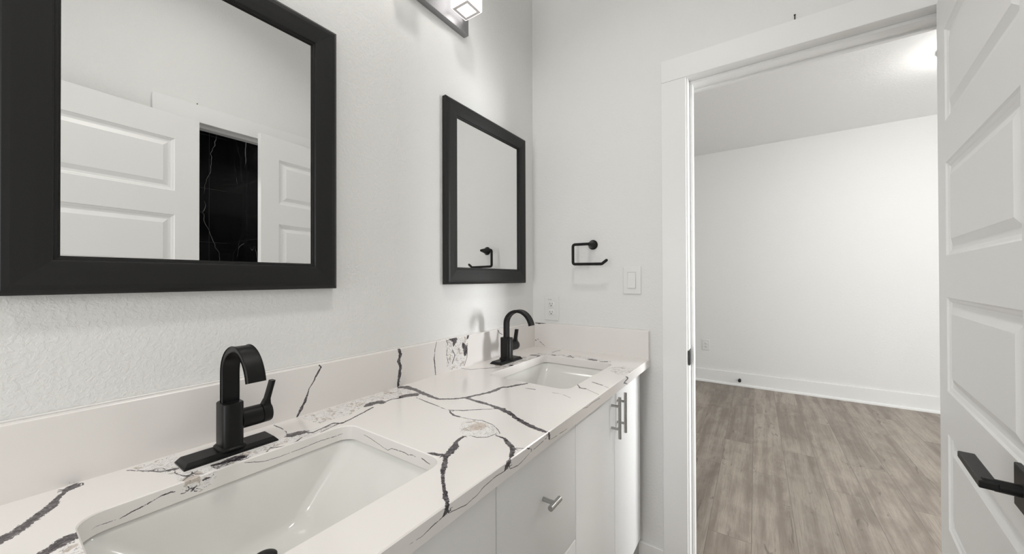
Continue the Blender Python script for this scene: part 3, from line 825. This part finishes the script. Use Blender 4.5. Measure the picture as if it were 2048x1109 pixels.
def rr_sdf(P, cx, cy, hx, hy, r):
    qx = np.abs(P[:, 0] - cx) - (hx - r)
    qy = np.abs(P[:, 1] - cy) - (hy - r)
    return np.sqrt(np.maximum(qx, 0) ** 2 + np.maximum(qy, 0) ** 2) + np.minimum(np.maximum(qx, qy), 0) - r


slab = Slab()
TY0, TY1 = -0.09, Y1 - 0.0005
TX0, TX1 = 0.0005, CFX - EB
step = 0.004
xs = np.linspace(TX0, TX1, int(round((TX1 - TX0) / step)) + 1)
ys = np.linspace(TY0, TY1, int(round((TY1 - TY0) / step)) + 1)
nx, ny = len(xs), len(ys)
G = np.array([(x, y) for x in xs for y in ys])
sd = np.min([rr_sdf(G, *s, HX + EB, HY + EB, HR + EB) for s in SINKS], axis=0)
keep = sd > 0.0015
# structured quads where all four corners are kept and clear of the openings; triangulate only the collar
far = sd > 0.012
idx = -np.ones(nx * ny, int)
verts2 = []
for i in np.nonzero(keep)[0]:
    idx[i] = len(verts2)
    verts2.append(tuple(G[i]))
faces2 = []
cell_done = np.zeros((nx - 1, ny - 1), bool)
for i in range(nx - 1):
    for j in range(ny - 1):
        c = (i * ny + j, (i + 1) * ny + j, (i + 1) * ny + j + 1, i * ny + j + 1)
        if all(far[k] for k in c):
            faces2.append(tuple(idx[k] for k in c))
            cell_done[i, j] = True
for (sx, sy) in SINKS:
    loop = rrect(sx, sy, HX + EB, HY + EB, HR + EB, 10)
    # refine long straight runs
    fine = []
    for a, b in zip(loop, loop[1:] + loop[:1]):
        k = max(1, int(math.dist(a, b) / 0.005))
        fine += [(a[0] + (b[0] - a[0]) * q / k, a[1] + (b[1] - a[1]) * q / k) for q in range(k)]
    n0 = len(verts2)
    verts2 += fine
    d1_ = rr_sdf(G, sx, sy, HX + EB, HY + EB, HR + EB)
    # ring points: kept grid points belonging to at least one undone cell near this opening
    ring = set()
    for i in range(nx - 1):
        for j in range(ny - 1):
            if not cell_done[i, j]:
                for k in (i * ny + j, (i + 1) * ny + j, (i + 1) * ny + j + 1, i * ny + j + 1):
                    if keep[k] and d1_[k] < 0.05:
                        ring.add(k)
    ring = sorted(ring)
    pts = [Vector(q) for q in fine] + [Vector(G[k]) for k in ring]
    gid = list(range(n0, n0 + len(fine))) + [idx[k] for k in ring]
    edges = [(q, (q + 1) % len(fine)) for q in range(len(fine))]
    vo, eo, fo, ov, oe, of = geometry.delaunay_2d_cdt(pts, edges, [], 0, 1e-7)
    mapv = [o[0] for o in ov]
    P = np.array(pts)
    for f in fo:
        c = sum((vo[k] for k in f), Vector((0, 0))) / 3
        if rr_sdf(np.array([c[:]]), sx, sy, HX + EB, HY + EB, HR + EB)[0] < 0:
            continue
        i = min(max(int(np.searchsorted(xs, c[0]) - 1), 0), nx - 2)
        j = min(max(int(np.searchsorted(ys, c[1]) - 1), 0), ny - 2)
        if cell_done[i, j]:
            continue
        faces2.append(tuple(gid[mapv[k]] for k in f))
V2 = np.array(verts2)
P3 = np.c_[V2, np.full(len(V2), CT)]
mask = poly_mask(V2, VEINS['rtop'], 0.022)
dt = np.hypot((V2[:, 0] - 0.4147) / 0.017, (V2[:, 1] - 0.631) / 0.022)
tan_ = np.clip((1.25 - dt) / 0.4, 0, 1)
slab.add(P3, faces2, (0, 0, 1), VEINS['top'], mask, tan_)
NYF = 420
FL = [[(x, y, z, w) for x, y, z, w in L] for L in VEINS['front']]
# eased edge and front face
slab.grid((TX1, TY0, CT), (EB, 0, -EB), (0, TY1 - TY0, 0), 1, NYF, (1, 0, 0.3), FL)
slab.grid((CFX, TY0, CT - EB), (0, 0, -(CT - CB - EB)), (0, TY1 - TY0, 0), 10, NYF, (1, 0, 0), FL)
slab.quad((TX0, TY0, CT), (TX1, TY0, CT), (CFX, TY0, CT - EB), (CFX, TY0, CB))
slab.quad((TX0, TY0, CT), (CFX, TY0, CB), (TX0, TY0, CB), (TX0, TY0, CT - 0.01))
slab.quad((TX0, TY1, CT), (TX1, TY1, CT), (CFX, TY1, CT - EB), (CFX, TY1, CB))
# underside as strips around the openings
u_x = [TX0, SINKS[0][0] - HX, SINKS[0][0] + HX, CFX]
y_b = [TY0, SINKS[0][1] - HY, SINKS[0][1] + HY, SINKS[1][1] - HY, SINKS[1][1] + HY, TY1]
for a in range(3):
    for b in range(5):
        if a == 1 and b in (1, 3):
            continue
        slab.quad((u_x[a], y_b[b], CB), (u_x[a + 1], y_b[b], CB), (u_x[a + 1], y_b[b + 1], CB), (u_x[a], y_b[b + 1], CB))
# walls of the openings
for k, (sx, sy) in enumerate(SINKS):
    def ringpts(e, z):
        L = rrect(sx, sy, HX + e, HY + e, HR + e, 10)
        out = []
        for a, b in zip(L, L[1:] + L[:1]):
            m = max(1, int(math.dist(a, b) / 0.004))
            out += [(a[0] + (b[0] - a[0]) * q / m, a[1] + (b[1] - a[1]) * q / m, z) for q in range(m)]
        return out
    base = ringpts(0, 0)
    nr = len(base)
    bn = np.array([(p[0] - sx, p[1] - sy) for p in base])
    nn = np.zeros((nr, 3))
    ang_x = np.abs(bn[:, 0]) - (HX - HR)
    ang_y = np.abs(bn[:, 1]) - (HY - HR)
    nn[:, 0] = -np.sign(bn[:, 0]) * np.maximum(ang_x, 0)
    nn[:, 1] = -np.sign(bn[:, 1]) * np.maximum(ang_y, 0)
    nn /= np.linalg.norm(nn, axis=1)[:, None] + 1e-9
    prof = [(EB, CT)] + [(0, CT - EB - (CT - EB - CB) * q / 9) for q in range(10)]
    P, Fc, Nn = [], [], []
    for e, z in prof:
        off = -nn[:, :2] * e
        P += [(base[i][0] + off[i][0], base[i][1] + off[i][1], z) for i in range(nr)]
        Nn += list(nn)
    for a in range(len(prof) - 1):
        for i in range(nr):
            Fc.append((a * nr + i, a * nr + (i + 1) % nr, (a + 1) * nr + (i + 1) % nr, (a + 1) * nr + i))
    mk = None
    if k == 0:
        PA = np.array(P)
        mk = poly_mask(PA[:, 1:], VEINS['rhole'], 0.012) * (np.array(Nn)[:, 0] > 0.7)
    slab.add(P, Fc, np.array(Nn), VEINS['hole'] if k == 0 else None, mk)
counter = slab.build('countertop')
tag(counter, 'white quartz countertop with charcoal veins and two sink openings', 'countertop')

# backsplashes: one along the mirror wall, one short return on the end wall
bs = Slab()
ZS0, ZS1 = CT, CT + BS
e = 0.0015
yE = Y1 - 0.0005
bs.grid((0.02, TY0, ZS0), (0, yE - TY0, 0), (0, 0, BS - e), 410, 30, (1, 0, 0), VEINS['bs'], VEINS['rbs'], (1, 2))
bs.grid((0.02, TY0, ZS1 - e), (0, yE - TY0, 0), (-e, 0, e), 410, 1, (1, 0, 1), VEINS['bs'])
bs.quad((0.0005, TY0, ZS1), (0.02 - e, TY0, ZS1), (0.02 - e, yE, ZS1), (0.0005, yE, ZS1))
bs.quad((0.0005, TY0, ZS0), (0.02, TY0, ZS0), (0.02, TY0, ZS1 - e), (0.0005, TY0, ZS1))
bs.quad((0.0005, TY0, ZS0), (0.0005, TY0, ZS1), (0.0005, yE, ZS1), (0.0005, yE, ZS0))
bs.quad((0.0005, yE, ZS0), (0.02, yE, ZS0), (0.02, yE, ZS1 - e), (0.0005, yE, ZS1))
tag(bs.build('backsplash'), 'long low quartz backsplash under the two mirrors, veined', 'backsplash')
ss = Slab()
yF = Y1 - 0.02
sx1 = CFX - 0.001
ss.grid((0.0203, yF, ZS0), (sx1 - 0.0203 - e, 0, 0), (0, 0, BS - e), 130, 30, (0, -1, 0), VEINS['side'])
ss.grid((0.0203, yF, ZS1 - e), (sx1 - 0.0203 - e, 0, 0), (0, e, e), 130, 1, (0, -1, 1), VEINS['side'])
ss.quad((0.0203, yF + e, ZS1), (sx1 - e, yF + e, ZS1), (sx1 - e, yE, ZS1), (0.0203, yE, ZS1))
ss.quad((sx1 - e, yF, ZS0), (sx1, yF + e, ZS0), (sx1, yF + e, ZS1 - e), (sx1 - e, yF, ZS1 - e))
ss.quad((sx1, yF + e, ZS0), (sx1, yE, ZS0), (sx1, yE, ZS1 - e), (sx1, yF + e, ZS1 - e))
ss.quad((sx1, yF + e, ZS1 - e), (sx1, yE, ZS1 - e), (sx1 - e, yE, ZS1), (sx1 - e, yF + e, ZS1))
ss.quad((sx1 - e, yF, ZS1 - e), (sx1, yF + e, ZS1 - e), (sx1 - e, yF + e, ZS1), (sx1 - e, yF, ZS1 - e * 1.01))
ss.quad((0.0203, yE, ZS0), (sx1, yE, ZS0), (sx1, yE, ZS1 - e), (0.0203, yE, ZS1))
tag(ss.build('backsplash'), 'short plain quartz side splash on the end wall below the power outlet', 'backsplash')
# thin white caulk line along the top of the long splash
S('trim_3', boxes((0.0003, 0.0045, TY0, yE - 0.02, ZS1 - 0.0005, ZS1 + 0.003), bev=0.001, seg=1), M_CAULK)

# ------------------------------------------------------------------ undermount basins
def basin(label, sx, sy):
    r = thing('sink', label, 'sink', (sx, sy, CB), 0, 'undermount basins of the vanity')
    prof = [(0.0, 0.172, 0.223, 0.045), (-0.0002, 0.157, 0.208, 0.036), (-0.003, 0.1545, 0.2055, 0.034), (-0.008, 0.153, 0.2035, 0.034), (-0.018, 0.151, 0.1975, 0.033),
            (-0.036, 0.148, 0.1800, 0.032), (-0.060, 0.1445, 0.1535, 0.030), (-0.082, 0.140, 0.1290, 0.029), (-0.098, 0.1355, 0.1120, 0.029), (-0.108, 0.131, 0.1020, 0.030),
            (-0.1155, 0.124, 0.0945, 0.034), (-0.1205, 0.114, 0.0855, 0.040), (-0.1235, 0.098, 0.0700, 0.042), (-0.1255, 0.070, 0.050, 0.04), (-0.1265, 0.040, 0.034, 0.032), (-0.127, 0.022, 0.022, 0.022)]
    cxs = [0.0] * 9 + [-0.001, -0.003, -0.008, -0.020, -0.045, -0.066, -0.074]
    bm = bmesh.new()
    loops = [[(x, y, z) for x, y in rrect(c_, 0, hx, hy, rr, 10)] for (z, hx, hy, rr), c_ in zip(prof, cxs)]
    outer = [[(x, y, z) for x, y in rrect(c_, 0, hx, hy, rr, 10)] for z, hx, hy, rr, c_ in
             [(-0.136, 0.022, 0.022, 0.022, -0.074), (-0.134, 0.09, 0.07, 0.05, -0.02), (-0.128, 0.128, 0.1, 0.04, 0), (-0.09, 0.149, 0.14, 0.036, 0), (-0.03, 0.158, 0.205, 0.036, 0), (-0.012, 0.172, 0.223, 0.045, 0)]]
    rings_loft(bm, loops + outer + [loops[0]])
    bmesh.ops.remove_doubles(bm, verts=bm.verts[:], dist=1e-6)
    obj('basin', bm, M_PORC, r, smooth=True, angle=60)
    bm = bmesh.new()
    lathe(bm, (-0.074, 0, -0.1315), (0, 0, 1), [(0, 0.024), (0.0055, 0.0245), (0.007, 0.023), (0.007, 0.019), (0.0068, 0.0185)], 32)
    dr = obj('drain', bm, M_BLACK, r, smooth=True)
    dr['label'] = 'black drain'
    bm = bmesh.new()
    lathe(bm, (-0.074, 0, -0.1247), (0, 0, 1), [(0, 0.0165), (0.008, 0.0185), (0.0112, 0.0188), (0.0130, 0.0165), (0.0140, 0.011), (0.0143, 0.0)], 32)
    obj('stopper', bm, M_BLACK, dr, smooth=True)
    return r


basin('white rectangular undermount basin in the foreground, its black drain just showing', *SINKS[0])
basin('white undermount basin at the far end of the counter, by the end wall', *SINKS[1])


# ------------------------------------------------------------------ faucets
def faucet(label, fx, fy):
    r = thing('faucet', label, 'faucet', (fx, fy, CT), 0, 'black vanity faucets')
    # deck plate with a stepped edge
    bm = bmesh.new()
    hx, hy = 0.0275, 0.0745
    loops = []
    for z, o_ in ((0.0, 0.0), (0.0024, 0.0), (0.0028, 0.0014), (0.0040, 0.0016), (0.0096, 0.0062), (0.0100, 0.0068)):
        loops.append([(x, y, z) for x, y in rrect(0, 0, hx - o_, hy - o_, 0.0008, 2)])
    rings_loft(bm, loops, True, True)
    obj('deck_plate', bm, M_BLACK, r)
    bm = bmesh.new()
    loops = [[(x, y, z) for x, y in rrect(0, 0, 0.0235 + o_, 0.0175 + o_, 0.011 + o_, 6)] for z, o_ in
             ((0.0098, 0.0045), (0.0125, 0.0045), (0.0140, 0.003), (0.0150, 0.0), (0.094, 0.0), (0.0955, -0.0012), (0.0957, -0.002))]
    rings_loft(bm, loops, True, True)
    obj('body', bm, M_BLACK, r, smooth=True, angle=40)
    # flat ribbon spout: up, over and down
    hw, th = 0.0145, 0.0058
    path = []
    x0, zt = -0.0005, 0.2035
    rl, rr_, rz, rz2 = 0.058, 0.0615, 0.052, 0.070
    for z in np.linspace(0.09, zt - rz, 5):
        path.append((x0, z, 1, 0))
    for a in np.linspace(0, 90, 12)[1:]:
        a = math.radians(a)
        path.append((x0 + rl - rl * math.cos(a), zt - rz + rz * math.sin(a), rz * math.cos(a), rl * math.sin(a)))
    for a in np.linspace(90, 166, 16)[1:]:
        a = math.radians(a)
        path.append((x0 + rl - rr_ * math.cos(a), zt - rz2 + rz2 * math.sin(a), 0, 0))
    bm = bmesh.new()
    loops = []
    for i, p in enumerate(path):
        a, b = path[max(i - 1, 0)], path[min(i + 1, len(path) - 1)]
        tx, tz = b[0] - a[0], b[1] - a[1]
        ln_ = math.hypot(tx, tz)
        nx_, nz_ = -tz / ln_, tx / ln_
        L = []
        for s, q in ((-1, -1), (-1, 1), (1, 1), (1, -1)):
            for k in ((0, 1) if s * q < 0 else (1, 0)):
                c = 0.0012
                ss_, qq = (hw - (c if k == 0 else 0)) * s, (th - (0 if k == 0 else c)) * q
                L.append((p[0] + nx_ * qq, ss_, p[1] + nz_ * qq))
        loops.append(L)
    rings_loft(bm, loops, True, True)
    obj('spout', bm, M_BLACK, r, smooth=True, angle=30)
    # side valve and lever
    zv = 0.0565
    bm = bmesh.new()
    lathe(bm, (0, 0.0165, zv), (0, 1, 0), [(0, 0.0205), (0.0015, 0.0198), (0.002, 0.0192), (0.0345, 0.0192), (0.0350, 0.0188)], 32)
    obj('valve', bm, M_BLACK, r, smooth=True)
    bm = bmesh.new()
    lathe(bm, (0, 0.0515, zv), (0, 1, 0), [(0, 0.0165), (0.0012, 0.0165), (0.0013, 0.0190), (0.0150, 0.0190), (0.0175, 0.0178), (0.0180, 0.0165)], 32)
    # blade grows out of the cap and leans outward
    lp = []
    for z, y, wx, ty in ((0.006, 0.0605, 0.012, 0.0085), (0.014, 0.0608, 0.0105, 0.0078), (0.021, 0.0620, 0.009, 0.0060), (0.026, 0.0632, 0.008, 0.0050), (0.028, 0.0640, 0.008, 0.0042), (0.045, 0.0685, 0.008, 0.0040), (0.0635, 0.0735, 0.008, 0.0040)):
        lp.append([(x, y + yy, zv + z) for x, yy in rrect(0, 0, wx, ty, 0.0018, 3)])
    rings_loft(bm, lp, True, True)
    obj('lever', bm, M_BLACK, r, smooth=True, angle=40)
    return r


faucet('matte black ribbon-spout faucet behind the foreground basin', 0.0935, 0.2735)
faucet('matte black arched faucet at the far basin, close to the end wall', 0.0935, 1.197)


# ------------------------------------------------------------------ framed mirrors
def mirror(label, y0, y1, z0, z1, gy0, gy1, gz0, gz1):
    r = thing('wall_mirror', label, 'mirror', (0, (y0 + y1) / 2, z0), 0, 'black framed vanity mirrors')
    oy, oz = (y0 + y1) / 2, z0
    prof = [(0.0, 0.003), (0.0, 0.019), (0.06, 0.0225), (0.13, 0.0255), (0.25, 0.0262), (0.60, 0.0250), (0.85, 0.0235), (0.88, 0.0228), (0.90, 0.0195), (0.955, 0.0190), (0.965, 0.0150), (1.0, 0.0146), (1.0, 0.003)]
    bm = bmesh.new()
    loops = []
    for s, h in prof:
        a0, a1 = y0 + (gy0 - y0) * s - oy, y1 + (gy1 - y1) * s - oy
        b0, b1 = z0 + (gz0 - z0) * s - oz, z1 + (gz1 - z1) * s - oz
        loops.append([(h, a0, b0), (h, a1, b0), (h, a1, b1), (h, a0, b1)])
    rings_loft(bm, loops + [loops[0]])
    bmesh.ops.remove_doubles(bm, verts=bm.verts[:], dist=1e-6)
    f = obj('frame', bm, M_FRAME, r)
    f['label'] = 'wide black mitred frame'
    g = obj('glass', boxes((0.008, 0.0140, gy0 - oy - 0.003, gy1 - oy + 0.003, gz0 - oz - 0.003, gz1 - oz + 0.003)), M_MIRROR, r)
    # backing that carries the frame on the wall
    obj('backing', boxes((0.0002, 0.0079, y0 - oy + 0.006, y1 - oy - 0.006, 0.006, z1 - z0 - 0.006)), M_BRISTLE, r)
    return r


mirror('large black framed mirror at the left, reflecting white doors and a dark tiled doorway', 0.0085, 0.5298, 1.2122, 1.8823, 0.0725, 0.4660, 1.2745, 1.8200)
mirror('black framed mirror nearer the end wall, reflecting the paper holder', 0.9320, 1.4580, 1.2165, 1.8905, 0.9935, 1.3985, 1.2790, 1.8300)

# ------------------------------------------------------------------ vanity light bar
vl = thing('vanity_light', 'dark metal bar light with glowing cube shades above the mirrors', 'wall light', (0, 0.745, 2.162))
obj('back_plate', boxes((0.0002, 0.0236, -0.306, 0.306, 0.0, 0.115), bev=0.0012, seg=2), M_GUNM, vl)
for i, dy in enumerate((-0.24, 0.0, 0.24)):
    bm = bmesh.new()
    cyl(bm, (0.0236, dy, 0.075), (0.034, dy, 0.075), 0.010)
    obj('arm', bm, M_GUNM, vl, smooth=True)
    x0, x1 = 0.032, 0.112
    sh = obj('shade', boxes((x0, x1, dy - 0.04, dy + 0.04, 0.0375, 0.125), bev=0.003, seg=2), M_GLOW, vl)
    sh['label'] = 'glowing clear cube shade'
    cxm = (x0 + x1) / 2
    bm = bmesh.new()
    o_, i_ = 0.0360, 0.0250
    z0, z1 = 0.0368, 0.0377
    rings_loft(bm, [[(cxm + sx * q, dy + sy * q, z) for sx, sy in ((1, 1), (-1, 1), (-1, -1), (1, -1))] for q, z in ((o_, z1), (o_, z0), (i_, z0), (i_, z1), (o_, z1))])
    obj('band', bm, M_GLOWRIM, sh)
    obj('diffuser', boxes((cxm - i_ + 0.0004, cxm + i_ - 0.0004, dy - i_ + 0.0004, dy + i_ - 0.0004, z0 + 0.0002, z1)), M_GLOWB, sh)

# ------------------------------------------------------------------ paper holder on the end wall
ph = thing('toilet_paper_holder', 'black open-arm toilet paper holder on the end wall, empty', 'paper holder', (0.316, Y1, 1.3872))
bm = bmesh.new()
lathe(bm, (0, -0.0002, 0), (0, -1, 0), [(0, 0.0215), (0.004, 0.022), (0.006, 0.021), (0.007, 0.0195), (0.014, 0.016), (0.026, 0.0125), (0.040, 0.0095), (0.052, 0.0072)], 32)
obj('wall_mount', bm, M_BLACK, ph, smooth=True)
bm = bmesh.new()
yp = -0.057
pts = fillet([(0, -0.047, 0), (0.0, yp, 0.0), (-0.0725, yp, 0.0005), (-0.0725, yp, -0.0868), (0.061, yp, -0.0888), (0.0815, yp, -0.0738)], 0.011, 6)
tube(bm, pts, 0.0063, 14)
obj('arm', bm, M_BLACK, ph, smooth=True)


# ------------------------------------------------------------------ switch and outlets
def plate(bm, w, h, z=0.0, y=0.0):
    loops = [[(x, y - d, zz) for x, zz in rrect(0, z, w / 2 - o_, h / 2 - o_, 0.003, 3)] for d, o_ in ((0.0002, 0), (0.0035, 0), (0.0055, 0.0022), (0.006, 0.0045))]
    rings_loft(bm, loops, True, True)


sw = thing('light_switch', 'white rocker light switch on the end wall beside the doorway casing', 'switch', (0.488, Y1, 1.2283))
bm = bmesh.new()
plate(bm, 0.0765, 0.118)
obj('wall_plate', bm, M_PLAST, sw)
bm = boxes((-0.0175, 0.0175, -0.0064, -0.0055, -0.0345, 0.0345))
obj('rocker_surround', bm, mat('plastic_joint', (0.55, 0.55, 0.53), 0.5), sw)
bm = bmesh.new()
vs = [bm.verts.new(p) for p in ((-0.0158, -0.006, -0.0325), (0.0158, -0.006, -0.0325), (0.0158, -0.006, 0.0325), (-0.0158, -0.006, 0.0325),
                                 (-0.0158, -0.0105, -0.0325), (0.0158, -0.0105, -0.0325), (0.0158, -0.0072, 0.0325), (-0.0158, -0.0072, 0.0325))]
for f in ((3, 2, 1, 0), (4, 5, 6, 7), (0, 1, 5, 4), (1, 2, 6, 5), (2, 3, 7, 6), (3, 0, 4, 7)):
    bm.faces.new([vs[i] for i in f])
obj('rocker', bm, M_PLAST, sw)
for z in (-0.047, 0.047):
    bm = bmesh.new()
    cyl(bm, (0, -0.0055, z), (0, -0.0068, z), 0.0028, n=12)
    obj('screw', bm, M_PLAST, sw, smooth=True)


def outlet(label, loc, w, h, gfci):
    r = thing('power_outlet', label, 'outlet', loc, 0, 'white power outlets')
    bm = bmesh.new()
    plate(bm, w, h)
    obj('wall_plate', bm, M_PLAST, r)
    for k, zc in enumerate((0.0195, -0.0195)):
        bm = bmesh.new()
        loops = [[(x, -d, zz) for x, zz in rrect(0, zc, 0.0170 - o_, 0.0143 - o_, 0.0105, 8)] for d, o_ in ((0.005, 0), (0.0072, 0), (0.0078, 0.0008))]
        rings_loft(bm, loops, True, True)
        rc = obj('receptacle', bm, M_PLAST, r, smooth=True)
        bm = boxes((-0.0075, -0.0055, -0.0082, -0.0076, zc - 0.0015, zc + 0.0065), (0.0052, 0.0072, -0.0082, -0.0076, zc - 0.0008, zc + 0.0062))
        cyl(bm, (-0.0002, -0.0076, zc - 0.0072), (-0.0002, -0.0082, zc - 0.0072), 0.0026, n=12)
        obj('slots', bm, M_SLOT, rc)
    bm = bmesh.new()
    cyl(bm, (0, -0.0055, 0), (0, -0.0068, 0), 0.0025, n=12)
    obj('screw', bm, M_PLAST, r, smooth=True)
    if gfci:
        obj('indicator_mark', boxes((-0.0165, -0.0095, -0.0064, -0.0058, 0.040, 0.0425), (-0.0055, 0.0005, -0.0064, -0.0058, 0.040, 0.0425)), M_GREY, r)
    return r


outlet('white power outlet in the corner just above the side splash', (0.1055, Y1, 1.0945), 0.0765, 0.118, True)
outlet('white power outlet low on the bedroom wall, seen through the doorway', (0.376, YF, 0.437), 0.082, 0.128, False)

# small hardware
bm = bmesh.new()
cyl(bm, (0, 0, 0), (0, 0, 0.020), 0.0016, n=10)
cyl(bm, (0, 0, 0.019), (0, 0, 0.021), 0.0030, n=10)
o = obj('nail', bm, M_STEEL, None, smooth=True)
o.location = (1.0364, Y1 - 0.009, 2.1012)
tag(o, 'small dark nail standing on top of the bedroom doorway casing', 'nail', 'nails left on the door casings')
o2 = o.copy()
COL.objects.link(o2)
o2.location = (WX - 0.009, 0.606, 2.1012)
o2.scale = (1, 1, 0.4)
tag(o2, 'tiny dark nail on the casing reflected in the large mirror', 'nail', 'nails left on the door casings')

ds = thing('door_stopper', 'small black door stopper on the bedroom baseboard', 'door stop', (0.72, YF - 0.015, 0.072))
bm = bmesh.new()
lathe(bm, (0, -0.0003, 0), (0, -1, 0), [(0, 0.013), (0.004, 0.013), (0.006, 0.007), (0.050, 0.007)], 16)
obj('rod', bm, M_BLACK, ds, smooth=True)
bm = bmesh.new()
lathe(bm, (0, -0.050, 0), (0, -1, 0), [(0, 0.014), (0.003, 0.0165), (0.014, 0.0165), (0.018, 0.012)], 16)
obj('rubber_tip', bm, M_BRISTLE, ds, smooth=True)

# bedroom flush ceiling light and recessed lights added as unseen fill
cl = thing('ceiling_light', 'round flush ceiling light in the bedroom, half hidden by the open door', 'ceiling light', (2.075, 3.56, BCEIL))
bm = bmesh.new()
lathe(bm, (0, 0, 0), (0, 0, -1), [(0.0002, 0.165), (0.022, 0.165), (0.026, 0.160)], 48)
obj('base', bm, mat('grey_lamp_rim', (0.35, 0.35, 0.34), 0.4), cl, smooth=True)
bm = bmesh.new()
lathe(bm, (0, 0, -0.0262), (0, 0, -1), [(0.0, 0.156), (0.02, 0.150), (0.04, 0.132), (0.056, 0.100), (0.066, 0.055), (0.069, 0.0)], 48)
obj('dome', bm, M_DOME, cl, smooth=True)
for k, (rx, ry, rz_) in enumerate([(*q, CEIL) for q in FILL_CANS] + [(2.1, 0.45, 2.7)]):
    rl_ = thing('added_recessed_light', ('added unseen recessed fill light above the vanity aisle', 'added unseen recessed fill light toward the back of the bathroom', 'added unseen recessed fill light in the dark tiled room')[k], 'ceiling light', (rx, ry, rz_), 0, 'added recessed fill lights')
    bm = bmesh.new()
    lathe(bm, (0, 0, 0), (0, 0, -1), [(0.0002, 0.098), (0.004, 0.096), (0.008, 0.082), (0.0035, 0.080)], 40)
    obj('trim_ring', bm, M_TRIM, rl_, smooth=True)
    bm = bmesh.new()
    lathe(bm, (0, 0, -0.0036), (0, 0, -1), [(0, 0.079), (0.001, 0.078)], 40)
    obj('lens', bm, M_LENS, rl_)
